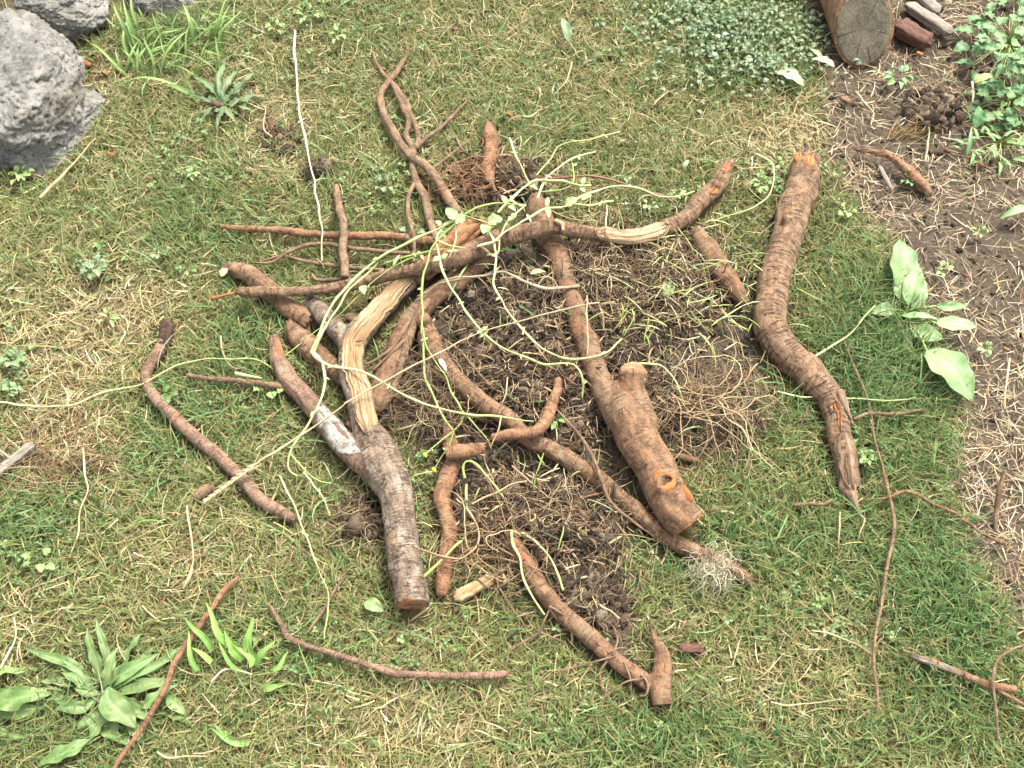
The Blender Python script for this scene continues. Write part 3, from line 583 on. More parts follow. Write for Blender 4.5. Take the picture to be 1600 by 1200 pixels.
HAIR = [([(812,880,3,4.6),(780,872,3,4),(745,868,3,3.6),(712,845,2,3),(690,838,2,2.6)]), ([(820,890,3,4.4),(800,905,3,3.6),(770,920,3,2.8),(745,905,2,2.6),(715,902,2,2.4)]),
  ([(835,915,3,4.2),(810,925,3,3.2),(785,940,2,2.6),(792,960,2,2.2)]), ([(862,945,3,4),(848,975,3,3),(840,990,3,2.4),(800,1015,3,2),(790,1042,2,1.8)]),
  ([(838,985,3,2.4),(880,1003,3,2.4)]), ([(900,975,3,3.6),(922,965,2,3),(950,972,2,2.6),(966,990,2,2.4)]), ([(935,1005,4,3.4),(948,1030,4,2.8),(938,1050,5,2.4),(942,1075,5,2),(950,1083,3,2)]),
  ([(962,1025,3,3.4),(925,1035,3,3),(890,1045,3,2.6),(860,1055,2,2),(845,1065,2,2)]), ([(975,1035,3,3.4),(985,1060,3,3),(986,1085,2,2.4),(988,1105,2,2)]), ([(1020,1075,3,3.4),(1045,1055,3,3.4),(1062,1040,2,3)]),
  ([(958,1022,3,3.6),(965,1000,3,3.4),(960,985,2,3)]), ([(1004,1060,3,3.6),(975,1067,3,3.4),(945,1090,3,2.6),(935,1105,2,2)]), ([(1002,1055,4,3.4),(1012,1068,4,3.6),(1010,1085,4,3.2),(1000,1088,3,3)]),
  ([(805,870,3,4.4),(770,850,3,4),(742,830,2,3.4)]), ([(880,960,3,4),(858,948,3,4.2),(870,968,2,3)]), ([(950,1020,2,3.6),(975,1012,2,3.4),(1000,1030,2,3),(1030,1030,2,4)]), ([(800,900,3,4),(790,880,2,3.6),(775,905,3,3),(800,950,3,2.4),(818,975,2,2),(826,1008,2,1.6)])]
for q in HAIR: limb(rt, 'rootlet', q, TW, .12, st=False)

# thin ones round the edge
twig('red_twig', 'reddish twig running down out of the frame across the plantain rosette', 'twig', [(373,901,5,2.4),(354,917,9,2.8),(333,948,9,3.2),(306,986,9,3.6),(275,1031,9,4.2),(261,1068,9,4.6),(241,1106,9,4.6),(217,1144,8,4.2),(189,1182,7,3.4),(165,1225,6,2.6)], BRR, amp=.1)
rt, S = branch('curved_twig', 'long reddish brown twig sagging across the grass below the forked branch', 'twig', [(420,945,4,1.8),(431,962,7,2.0),(440,979,8,2.1),(450,996,9,2.2),(481,1010,8,2.2),(516,1020,9,2.2),(550,1031,8,2.2),(582,1041,9,2.2),(619,1053,11,2.2),(667,1055,10,2.2),(702,1056,10,2.2),(736,1056,11,2.2),(771,1055,12,2.2),(790,1053,9,2.2)], BRV, amp=.07, ends=('round', 'torn')); tornend(rt, S, 1, BRR, 6, .014)
twig('thin_twig', 'short thin twig leaning up right from the sagging twig', 'twig', [(481,988,4,2),(492,972,5,2.2),(508,950,5,2.4),(524,920,4,2.4),(540,900,3,2.2)], TW)
rt, S = branch('wiry_stem', 'long wiry brown stem hanging straight down the grass right of the splintered branch', 'stem', [(1315,524,3,2.6),(1332,568,4,2.8),(1352,613,4,3),(1361,647,4,3.2),(1366,685,4,3),(1377,723,4,3),(1387,764,5,3),(1397,809,6,3),(1396,840,6,3),(1387,883,6,3),(1377,945,6,3),(1368,996,5,3),(1366,1048,5,3),(1371,1082,5,2.8),(1371,1112,4,2.4)], TW, amp=.12)
limb(rt, 'side_twig', [(1377,950,4,3),(1371,938,5,3.2),(1376,948,3,3.2),(1384,962,3,2.6)], BRD, .12)
twig('thin_twig', 'pale brown twig pointing right from the splintered end of the big branch', 'twig', [(1335,655,5,3.0),(1359,646,6,3.2),(1394,647,6,3.4),(1442,640,4,3.2)], TW)
rt, S = branch('forked_twig', 'thin red brown twig arching from the grass onto the straw bed at the lower right', 'twig', [(1348,781,3,2),(1385,778,4,2.6),(1414,768,6,3),(1440,776,5,3),(1459,788,5,2.8),(1497,804,5,2.6),(1531,831,5,2.4),(1572,852,5,2)], BRR, amp=.1)
twig('thin_twig', 'reddish twig end poking out of grass left of the splintered end', 'twig', [(1242,790,6,1.8),(1262,787,6,2.2),(1285,788,6,2.2),(1300,781,6,2.2)], BRR)
rt, S = branch('broken_stick', 'tapering brown stick with a frayed pale end at the lower right edge', 'stick', [(1412,1017,5,2),(1432,1027,10,2.4),(1462,1037,11,2.6),(1514,1058,11,2.8),(1548,1070,12,3),(1586,1077,12,3)], BRR, amp=.12, ends=('torn', 'round'))
part('frayed_wood', shellpatch(S, .02, .55, .2, .9, 'frayed_wood', seed=71, lift=.0008, taper=.3), WG, rt)
twig('thin_twig', 'wiry bent twig passing over the tapering stick at the right edge', 'twig', [(1600,1008,5,3.4),(1579,1016,4,3.8),(1558,1032,5,4.2),(1552,1060,5,4.4),(1554,1090,5,4),(1557,1117,5,3.4),(1559,1155,4,2.6)], TW)
twig('thin_twig', 'orange twig leaving the right edge just below the tapering stick', 'twig', [(1560,1079,6,3),(1580,1090,6,3),(1612,1108,5,2.6)], BRR)
twig('thin_twig', 'blurred brown twig upright on the straw bed at the right edge', 'twig', [(1570,735,5,6),(1562,765,9,4),(1558,795,9,2),(1555,830,4,.8)], TW)
twig('thin_twig', 'dark thin twig under the green arch near the root fibres on the pile', 'twig', [(655,500,4,5),(690,528,4,5.4),(720,550,4,5.4),(750,585,4,5),(772,608,3,4.6)], TW)
twig('thin_twig', 'thin stalk looped over the long snaking root towards the trunk', 'stem', [(870,640,3,6),(905,680,5,5.4),(925,712,6,5),(940,750,6,5),(955,785,6,4.6),(985,812,5,3.6),(1022,838,3,2.6)], TW)
rt, S = branch('white_root', 'white forked root lying over the upper right of the pile across the muddy limb', 'root', [(652,463,2,5.4),(668,456,3,5.7),(684,444,2.5,5.9),(700,440,3,6),(732,434,4,6.2),(760,430,4,6.4),(785,424,3,6.6),(800,430,4,6.6),(822,441,5,6.6),(850,450,6,6.4),(880,449,5,6.2),(905,447,5,6)], WP, amp=.18)

# wood chips and loose pieces
def chunk(name, label, cat, a, b, w, zc, mat, seed, group=None, sides=6):
    A, Bp = P(*a, zc / 100), P(*b, zc / 100); n = 14; s = np.linspace(0, 1, n); r = w / 2 * mpp(A)
    prof = np.clip(np.minimum(s * 9 + .55, (1 - s) * 7 + .45), 0, 1); C = np.array([[*(A * (1 - q) + Bp * q), r * p] for q, p in zip(s, prof)])
    S = spline(C, .003); me = tube(S, name, .16, seed, ('torn', 'torn'), lump=.8, sq=1); stamp(S[:, :3], S[:, 3])
    return single(name, me, mat, label, cat, (A + Bp) / 2 * np.array([1, 1, 0]), group)
chunk('wood_chip', 'rough cream wood chip lying right of the wavy upright root', 'wood chip', (712,934), (770,903), 22, 1.6, WC, 3)
chunk('wood_chip', 'small brown wood chip right of the T shaped root', 'wood chip', (1062,1012), (1098,1014), 15, 1.4, WRB, 5)
chunk('wood_chip', 'red brown rotten wood block beside the sawn log', 'wood', (1402,40), (1452,68), 30, 2.0, WRB, 8)
chunk('driftwood', 'pale grey weathered wood piece behind the red brown block', 'wood', (1418,8), (1486,52), 20, 2.0, WG, 11)
chunk('driftwood', 'pale grey weathered wood piece at the top edge right of the log', 'wood', (1425,-20), (1465,20), 22, 2.0, WG, 14)
chunk('grey_stick', 'bleached grey stick poking in from the left edge', 'stick', (-30,760), (54,693), 17, 2.0, WG, 17)
twig('thin_twig', 'thin bleached twig at the left edge beside the grey stick', 'twig', [(-10,697,5,2),(15,716,5,2.2),(20,722,4,2)], WG)
rt, S = branch('bark_strip', 'curled rust brown strip of bark lying on the bare soil at the right', 'bark', [(1339,234,5,1.6),(1366,237,8,2.2),(1394,247,12,2.6),(1412,262,14,2.4),(1426,276,16,2.2),(1440,288,18,2),(1452,303,12,1.6)], BRR, amp=.3, lump=1.5, ends=('torn', 'torn'))
chunk('bark_strip', 'pale twisted bark sliver left of the rust brown bark strip', 'bark', (1374,260), (1394,297), 7, 1.4, WG, 21)
CH = [((135,99),11,'above the dark soil beside the rocks'),((165,114),10,'right of the rock ledge'),((338,162),12,'in the heart of the dandelion'),((173,241),9,'in grass above the yellow straw'),((598,107),8,'in the crook of the branching root'),
      ((709,45),8,'on the lawn at the top middle'),((797,178),8,'on the lawn above the orange stub'),((1322,156),14,'on bare soil below the log'),((1452,312),9,'below the rust brown bark strip'),((1437,84),9,'below the red brown block'),
      ((1205,340),9,'left of the big sinuous branch'),((1480,235),10,'on the soil by the leafy weeds'),((1533,257),9,'below the grassy weed at the right'),((1572,545),9,'on the straw bed right of the dock'),((1508,430),8,'on bare soil right of the dock'),((905,112),7,'on the upper lawn right of centre'),((985,345),8,'just above the torn cream patch'),((548,664),13,'between the two limbs of the fork')]
for i, (c, w_, lb) in enumerate(CH):
    chunk('bark_chip', 'small orange bark chip ' + lb, 'bark chip', (c[0] - w_ * .5, c[1] - w_ * .2), (c[0] + w_ * .5, c[1] + w_ * .3), w_ * .75, 1.5 + (2.5 if i in (2, 17) else 0), (WR, BRR, WRB)[i % 3], 30 + i, 'orange bark chips scattered about')

# ================================================================== LOG
rt = thing('log', 'sawn log with a weathered grey end at the top right corner', 'log', P(1349, 60))
c0 = P(1349, 44, .072); r0 = 46 * mpp(c0) * 1.02
ax = np.array([-.10, 1.0, .03]); ax /= np.linalg.norm(ax); LS = np.array([[*(c0 + ax * d), r0 * (1 + .03 * math.sin(d * 9))] for d in np.arange(0, .62, .006)])
nrm = np.array([.03, -.80, .62]); nrm /= np.linalg.norm(nrm)
# oblique saw cut: shift the first rings along the axis so that the end faces up and forward
me = tube(LS, 'bark', .06, 5, ('cut', 'cut')); v = np.empty(len(me.vertices) * 3, np.float32); me.vertices.foreach_get('co', v); v = v.reshape(-1, 3)
rel = v - c0; tt = rel @ ax; offp = rel - tt[:, None] * ax; need = -(offp @ nrm) / (ax @ nrm); v = v + ax[None] * (need * np.clip(1 - tt / .5, 0, 1))[:, None]
me.vertices.foreach_set('co', v.astype(np.float32).ravel()); me.update(); part('bark', me, BRR, rt); stamp(LS[:, :3] * np.array([1, 1, 0]), LS[:, 3] * .9)
LM, t, b = newmat('log_end'); bc = attr(t, 'bark', 1); wv = N(t, 'ShaderNodeTexWave'); wv.wave_type = 'RINGS'; wv.rings_direction = 'Z'; wv.inputs['Scale'].default_value = 42; wv.inputs['Distortion'].default_value = 2.5; wv.inputs['Detail'].default_value = 3
t.links.new(bc, wv.inputs[0]); n1 = nz(t, bc, 45, 5, .7); n2 = nz(t, bc, 240, 4, .7)
c = mixc(t, ramp(t, n1, .35, .65), lin((136,126,104), .55), lin((98,90,72), .55)); c = mixc(t, ramp(t, wv.outputs[0], .1, .9, 0, .18), c, lin((58,50,42), .5)); c = mixc(t, ramp(t, n2, .6, .72, 0, .5), c, lin((176,166,136), .55))
sp_ = N(t, 'ShaderNodeSeparateXYZ'); t.links.new(bc, sp_.inputs[0]); at_ = N(t, 'ShaderNodeMath'); at_.operation = 'ARCTAN2'; t.links.new(sp_.outputs[1], at_.inputs[0]); t.links.new(sp_.outputs[0], at_.inputs[1])
cv = N(t, 'ShaderNodeCombineXYZ'); t.links.new(at_.outputs[0], cv.inputs[0]); t.links.new(n1, cv.inputs[1]); ck_ = nz(t, mapped(t, cv.outputs[0], 5, 1.2, 1), 1, 3, .6); c = mixc(t, ramp(t, ck_, .585, .61, 0, .75), c, lin((52,44,36), .5)); c = mixc(t, ramp(t, nz(t, bc, 24, 4, .6), .5, .62, 0, .6), c, lin((150,140,112), .55))
t.links.new(c, b.inputs['Base Color']); b.inputs['Roughness'].default_value = .9; bump(t, b, n2, .7, .004)
th = np.linspace(0, 2 * PI, 96, endpoint=False); Tq, Nq, Bq = frames(LS[:, :3]); rows, bk = [], []
for f in np.linspace(.01, .93, 16):
    o = (np.cos(th)[:, None] * Nq[0] + np.sin(th)[:, None] * Bq[0]) * r0 * f * (1 + .04 * vn(np.cos(th), np.sin(th), 0, 2, 3))[:, None]; sh = -(o @ nrm) / (ax @ nrm)
    rows.append(c0 + o + ax * sh[:, None] + nrm * (.0035 + .0012 * fbm(o[:, 0], o[:, 1], o[:, 2], 60, 3))[:, None]); bk.append(np.stack([o[:, 0], o[:, 2], 0 * th], -1))
rows.append(rows[-1] - nrm * .007); bk.append(bk[-1]); I = np.arange(len(rows) * 96).reshape(-1, 96); Xn = np.roll(I, -1, 1)
part('sawn_end', mesh_np('sawn_end', np.concatenate(rows), np.stack([I[:-1], I[1:], Xn[1:], Xn[:-1]], -1).reshape(-1, 4), bark=np.concatenate(bk)), LM, rt)

# ================================================================== ROCKS
RM, t, b = newmat('rough_rock'); tc = N(t, 'ShaderNodeTexCoord').outputs['Object']; n1 = nz(t, tc, 16, 6, .7); n2 = nz(t, tc, 90, 6, .75); n3 = nz(t, tc, 9, 4, .6)
vo = N(t, 'ShaderNodeTexVoronoi'); vo.inputs['Scale'].default_value = 130; t.links.new(tc, vo.inputs['Vector'])
c = mixc(t, ramp(t, n1, .38, .62), lin((150,147,137), .64), lin((196,192,180), .66)); c = mixc(t, ramp(t, n2, .5, .7, 0, .7), c, lin((206,200,188), .64))
c = mixc(t, ramp(t, n3, .55, .68, 0, .55), c, lin((128,112,90), .55)); c = mixc(t, ramp(t, n2, .46, .36, 0, .85), c, lin((70,66,58), .5)); c = mixc(t, ramp(t, vo.outputs['Distance'], .22, .1, 0, .35), c, lin((210,206,200), .6))
t.links.new(c, b.inputs['Base Color']); b.inputs['Roughness'].default_value = .92; p_ = bump(t, b, n2, 1, .02); bump(t, b, nz(t, tc, 330, 4, .75), 1, .006, p_)
import bmesh
def rock(label, c, size, seed, yaw=0, planes=24, tiltv=(0, 0)):
    bm = bmesh.new(); bmesh.ops.create_icosphere(bm, subdivisions=6, radius=1); me = bpy.data.meshes.new('rock'); bm.to_mesh(me); bm.free()
    v = np.empty(len(me.vertices) * 3, np.float32); me.vertices.foreach_get('co', v); v = v.reshape(-1, 3).astype(float)
    rg = np.random.default_rng(seed); d = rg.normal(size=(planes, 3)); d /= np.linalg.norm(d, axis=1)[:, None]; h = rg.uniform(.68, .95, planes)
    dots = np.maximum(v @ d.T, 1e-3); rad = np.min(h[None] / dots, axis=1); d2 = rg.normal(size=(150, 3)); d2 /= np.linalg.norm(d2, axis=1)[:, None]; cell = np.argmax(v @ d2.T + .10 * fbm(v[:, 0], v[:, 1], v[:, 2], 5, 3, seed)[:, None], 1); rad = np.minimum(rad, 1.05) * (1 + rg.uniform(-.035, .035, 150)[cell])
    f1 = fbm(v[:, 0], v[:, 1], v[:, 2], 3.2, 4, seed); f2 = fbm(v[:, 0], v[:, 1], v[:, 2], 8, 4, seed + 4); rad = rad * (1 + .07 * f1 + .055 * f2 - .05 * np.abs(fbm(v[:, 0], v[:, 1], v[:, 2], 14, 4, seed + 6)) + .03 * vn(v[:, 0], v[:, 1], v[:, 2], 40, seed))
    v = v * rad[:, None] * np.array(size); cy, sy = math.cos(yaw), math.sin(yaw); v = np.stack([v[:, 0] * cy - v[:, 1] * sy, v[:, 0] * sy + v[:, 1] * cy, v[:, 2]], -1)
    me.vertices.foreach_set('co', v.astype(np.float32).ravel()); me.polygons.foreach_set('use_smooth', np.ones(len(me.polygons), bool)); me.update()
    o = bpy.data.objects.new('rock', me); sc.collection.objects.link(o); me.materials.append(RM); o.location = tuple(c)
    tag(o, label, 'rock', 'rough grey rocks along the top left'); th = np.linspace(0, 6.28, 10)
    for k in range(0, len(v), 40): stamp([np.array([c[0] + v[k, 0] * .95, c[1] + v[k, 1] * .95, 0])], [.012])
    return o
rock('largest rough grey rock, cut by the left edge of the picture', P(10, 140, .05), (.160, .20, .12), 5, .3)
rock('second rough grey rock at the top edge, above the largest', P(95, 5, .04), (.12, .10, .07), 9, .1)
rock('low earthy rock ledge below and right of the largest rock', P(52, 205, .0), (.155, .13, .075), 14, .5)
rock('low rock at the top edge behind the tall grass tuft', P(243, 2, .0), (.10, .05, .055), 22, 0)

# ================================================================== GREEN AND STRAW STEMS
CS = dict(pale=(lin((220,226,164), .6), lin((186,198,118), .56)), green=(lin((158,180,92), .52), lin((186,200,118), .55)), white=(lin((226,218,186), .6), lin((200,186,146), .55)),
          straw=(lin((214,196,154), .55), lin((186,164,122), .55)), red=(lin((136,84,66), .55), lin((160,110,84), .55)), tan=(lin((206,178,130), .6), lin((180,146,104), .6)), root=(lin((196,166,124), .55), lin((160,128,94), .55)))
def stem_me(pts, wpx, ck, nm='stem', amp=.06):
    C = [(q[0], q[1], (q[3] if len(q) > 3 else wpx), q[2]) for q in pts]; C = [(a_, b_, w_ * .82 * (1 + .22 * math.sin(i_ * 2.1)) * (1 - .25 * i_ / len(C)), z_) for i_, (a_, b_, w_, z_) in enumerate(C)]; S = path(C, .004); c = CS[ck]
    q_ = np.arange(len(S)) * .004; sd = pts[0][0] * .7 + pts[-1][1]; am = np.clip(q_ / .03, 0, 1); S[:, 0] += .0032 * am * vn(q_, 0, 0, 32, sd); S[:, 1] += .0032 * am * vn(q_, 3, 0, 32, sd); S[:, 2] += .0025 * am * vn(q_, 7, 0, 28, sd); S[:, 3] *= 1 + .2 * vn(q_, 9, 0, 60, sd) + .28 * np.clip(vn(q_, 2, 0, 55, sd) - .5, 0, 1) * 2
    return S, tube(S, nm, amp, sd_(), col=c)
def stemthing(name, label, cat, pts, wpx, ck, group=None):
    S, me = stem_me(pts, wpx, ck, name); m = S[len(S) // 2]; return single(name, me, STEM, label, cat, (m[0], m[1], max(0, m[2] - .01)), group)

# leaves ----------------------------------------------------------
def leaf_me(A, Bp, wd, arch=.2, fold=.25, wave=.15, col=(.1, .2, .05), col2=None, seed=0, shape='ovate', lobes=0, roll=0.0, nm='leaf', vein=True, bend=0.0):
    A, Bp = np.array(A, float), np.array(Bp, float); ax_ = Bp - A; L = np.linalg.norm(ax_); ax_ = ax_ / L
    side = np.cross(ax_, [0, 0, 1.]); side /= np.linalg.norm(side) + 1e-9; up = np.cross(side, ax_)
    side, up = side * math.cos(roll) + up * math.sin(roll), up * math.cos(roll) - side * math.sin(roll)
    m, k = (26 if lobes else 16), 9
    if wd < .012 and not lobes: m, k = 8, 5
    s = np.linspace(0, 1, m)
    if shape == 'ovate': w = np.sin(np.pi * s ** .75) ** .75
    elif shape == 'lance': w = np.sin(np.pi * s ** .9) ** .9 * .9 + .08 * (1 - s)
    elif shape == 'strap': w = np.clip(1 - s ** 2.2, 0, 1) * .9 + .05
    else: w = np.where(s < .35, .12 + 0 * s, np.sin(np.pi * np.clip((s - .35) / .65, 0, 1) ** .8) ** .8 + .05)
    if lobes: w = w * (.55 + .45 * np.abs(((s * lobes) % 1) * 2 - 1)) + .05
    w = np.clip(w, .02, 1) * wd / 2; w[-1] = .0004
    u = np.linspace(-1, 1, k)[None]; c = A[None] + ax_[None] * (s * L)[:, None] + up[None] * (arch * L * np.sin(np.pi * s) ** 1)[:, None] + side[None] * (bend * L * (np.sin(np.pi * s) + .35 * np.sin(2 * np.pi * s)))[:, None]
    off = u * w[:, None]; hz = np.abs(u) * w[:, None] * fold + wave * w[:, None] * np.abs(u) ** 2 * np.sin(s[:, None] * 17 + seed + 2 * u) + .04 * wd * vn(s[:, None] * 6 + 0 * u, u * 3 + 0 * s[:, None], 0, 1, seed)
    V = c[:, None] + side[None, None] * off[..., None] + up[None, None] * hz[..., None]
    col = np.array(col, float); col2 = col * 1.25 if col2 is None else np.array(col2, float)
    mixv = np.clip(.5 + .6 * vn(s[:, None] * 5 + 0 * u, u * 2 + 0 * s[:, None], 0, 1, seed + 5), 0, 1)[..., None]; cc = col * (1 - mixv) + col2 * mixv
    if vein: vv = (np.exp(-(u / .14) ** 2) + .35 * np.clip(np.cos((s[:, None] * 9 - np.abs(u) * 1.2) * 2 * np.pi) - .7, 0, 1) * 2)[..., None] * .45; cc = cc * (1 - vv) + (col2 * 1.35 + .03) * vv
    I = np.arange(m * k).reshape(m, k); q = np.stack([I[:-1, :-1], I[1:, :-1], I[1:, 1:], I[:-1, 1:]], -1).reshape(-1, 4)
    return V.reshape(-1, 3), q, cc.reshape(-1, 3) + 0 * V.reshape(-1, 3)
def leafpart(root, A, Bp, wd, name='leaf', mat=None, **kw):
    V, q, c = leaf_me(A, Bp, wd, **kw); return part(name, mesh_np(name, V, q, col=c), mat or LEAF, root)
LG = lin((142,178,96), .5); LG2 = lin((172,200,124), .5); LD = lin((84,128,62), .5); LD2 = lin((118,156,84), .5); LB = lin((118,148,100), .47); LB2 = lin((156,178,132), .47)
LP = lin((188,206,148), .58); LP2 = lin((212,222,176), .58)

def budleaves(rt, S, ck):
    if ck not in ('pale', 'green'): return
    for i in range(random.randint(6, 14), len(S) - 3, random.randint(18, 30)):
        A_ = S[i, :3]; a = random.uniform(0, 6.28); l = random.uniform(.005, .013)
        for sg in (1, -1)[:random.choice((1, 2))]: leafpart(rt, A_, A_ + np.array([math.cos(a) * sg, math.sin(a) * sg, random.uniform(-.3, .3)]) * l, l * .5, col=LG, col2=LP, seed=i, arch=.12, roll=random.uniform(-.6, .6))
# main trailing weed -------------------------------------------------
rt = thing('trailing_weed', 'pale green trailing weed arching in long loops over the left half of the pile', 'weed', P(700, 400, .06))
for pts, wpx, ck in (
  ([(487,549,5),(497,528,6.5),(512,492,8),(530,462,9),(552,437,10),(580,412,10.5),(612,392,11),(650,372,11.5),(685,356,12),(712,344,12.5)], 5.5, 'pale'),
  ([(490,552,5),(500,528,6.8),(518,492,8.2),(540,460,9),(566,433,9.5),(590,410,10)], 4.5, 'pale'),
  ([(487,549,5,8),(494,558,5,9),(504,568,5,6),(520,574,5.6,5),(560,580,7.2,5),(598,597,7.5,5),(630,616,7,5),(660,630,6.6,5),(688,638,6.6,5),(720,644,6.6,5),(760,650,6.6,5),(800,655,6.4,4),(834,657,6,3)], 5, 'pale'),
  ([(504,568,5),(508,596,5),(499,630,6.2),(480,664,5.6),(456,700,4.4),(449,724,3.6),(452,737,3.2),(463,744,2.6)], 4.5, 'pale'),
  ([(452,706,4),(462,722,3.4),(481,740,3),(500,750,2.6),(518,755,2.4)], 3.5, 'green'), ([(474,738,3),(490,757,2.8),(507,778,2.6),(514,806,2)], 3.5, 'pale'),
  ([(437,744,3),(448,770,2.8),(461,792,3),(472,825,3),(484,855,2.8),(498,890,2.8),(511,925,2.8),(511,960,2.6),(509,996,2.2)], 3.5, 'pale'),
  ([(712,344,12.5),(695,350,12),(683,374,11),(684,398,10),(690,420,9.5),(702,445,9),(722,476,8.6),(753,517,8),(781,541,7.6),(819,558,7.2),(850,568,7.2),(887,566,8),(903,578,7.8),(911,599,7),(910,620,5.6)], 5, 'pale'),
  ([(710,350,12),(692,366,11.4),(675,388,11),(664,418,10.5),(659,462,9),(660,510,8),(661,560,7.4),(668,598,7),(682,628,6.6),(695,653,6),(709,673,5)], 4.5, 'green'),
  ([(659,505,8),(665,535,7.8),(679,562,7.4),(702,604,7),(716,632,6.6),(723,652,6),(710,673,5),(690,690,4.4),(664,710,4)], 3.5, 'green'), ([(709,675,5),(698,700,4.6),(686,722,4),(679,733,3.6)], 3, 'green'),
  ([(716,636,6.4),(732,654,6),(748,672,5.4),(770,695,4.6)], 3, 'green'),
  ([(682,392,10),(650,400,10),(612,417,9.6),(580,442,8.6),(552,470,7),(526,496,5.6),(492,520,4),(440,560,3)], 2.6, 'green'), ([(600,412,9.4),(640,400,10),(682,391,10.2),(712,391,10.4)], 3.5, 'green'),
  ([(761,360,11),(772,378,11),(776,400,10.4),(773,425,9.6),(770,446,9),(786,472,8.4),(806,500,8),(828,525,7.6),(850,543,7.4),(872,557,7.2),(895,562,7.4),(925,559,7.6),(950,550,6.8),(972,532,6)], 4.5, 'pale'),
  ([(711,348,12),(712,370,11.6),(707,388,11.2),(700,402,10.4)], 3.2, 'pale'), ([(684,376,11),(705,384,11),(726,387,11)], 3, 'pale'), ([(712,344,12.5),(720,337,12.5),(740,342,12.4),(762,348,12)], 3.5, 'green')):
    S_, me = stem_me(pts, wpx, ck); part('stem', me, STEM, rt); budleaves(rt, S_, ck)
for c_, tp, wl, zz in (((712,343),(697,325),17,12.8),((712,343),(728,344),22,12.8),((762,348),(786,342),20,12.2),((762,352),(755,366),17,12.2),((688,403),(676,408),9,10.2),((690,404),(700,397),8,10.4),((753,517),(762,510),7,8.4),((752,518),(745,521),6,8.4),((911,598),(918,596),7,7.4),((566,446),(570,460),12,8.4),((614,416),(625,398),5,9.8),((690,352),(680,345),8,12)):
    leafpart(rt, P(*c_, zz / 100), P(*tp, zz / 100 + .004), wl * mpp(P(*c_)), col=LG, col2=LP, seed=c_[0], arch=.1)
for c_ in ((664,710),(678,733)):
    S_ = path([(c_[0] - 1, c_[1] - 1, 6, 3.8), (c_[0] + 1, c_[1] + 2, 7, 3.8), (c_[0] + 2, c_[1] + 4, 4, 3.8)], .001); part('flower_bud', tube(S_, 'flower_bud', .1, 3, col=(lin((214,214,60), .6), lin((190,200,50), .6))), STEM, rt)
# upper trailing weed
rt = thing('trailing_weed', 'pale green leafy weed whose stems fan out to the right above the crossing branch', 'weed', P(830, 330, .06))
for pts, wpx, ck in (
  ([(840,310,9),(848,290,9.4),(856,276,9.6),(872,262,9.4),(895,247,9),(930,237,8)], 4.5, 'pale'), ([(838,274,8.4),(862,247,8),(879,225,7.6),(925,217,6.4),(970,206,5)], 3.2, 'green'),
  ([(796,216,5),(805,240,6.4),(816,262,7.6),(826,284,8.6),(832,296,8.8)], 3.8, 'pale'), ([(725,336,12.4),(750,323,12.4),(775,318,12),(800,319,11.4),(820,321,11)], 4, 'green'),
  ([(778,332,11.6),(800,310,11),(820,292,10.4),(838,282,10),(870,284,9.8),(907,288,9),(925,292,8.4)], 4.8, 'pale'),
  ([(746,385,10.6),(772,377,11.4),(794,363,12),(816,344,12),(850,328,11.4),(885,322,10.6),(920,320,9.4),(957,316,8)], 4.6, 'pale'),
  ([(762,398,9),(778,394,10),(781,370,11.6),(795,346,11.8),(820,320,11)], 4, 'pale'), ([(780,332,11.8),(790,320,11.8),(762,350,12.1),(742,342,12.2)][:2] + [(805,304,11)], 3, 'green'),
  ([(892,316,10),(922,302,9),(950,293,8),(975,291,7.4),(1000,296,7),(1025,306,6.4),(1040,308,6),(1062,306,5.4),(1085,297,4.6)], 4.2, 'pale'),
  ([(844,300,9),(862,299,9),(882,296,9),(894,289,8.8),(898,276,8.4),(893,248,8)], 2.8, 'green'), ([(850,326,11),(866,330,10.6),(890,340,9.6),(912,345,9)], 2.2, 'tan'), ([(947,317,8),(948,340,7),(948,357,8)], 3, 'white')):
    S_, me = stem_me(pts, wpx, ck); part('stem', me, STEM, rt); budleaves(rt, S_, ck)
for c_, tp, wl, zz in (((793,320),(784,305),9,11.6),((795,321),(806,330),8,11.6),((884,322),(903,309),15,10.6),((855,324),(856,308),7,11.2),((856,326),(858,340),9,11.2),((800,341),(807,333),9,12),((800,340),(794,345),8,12),((910,288),(913,277),8,9),((826,286),(840,297),7,9.4),((908,312),(925,305),9,9.8),((915,300),(905,294),7,9),((1062,305),(1072,298),7,5.6)):
    leafpart(rt, P(*c_, zz / 100), P(*tp, zz / 100 + .004), wl * mpp(P(*c_)), col=LG, col2=LP, seed=c_[0], arch=.1)

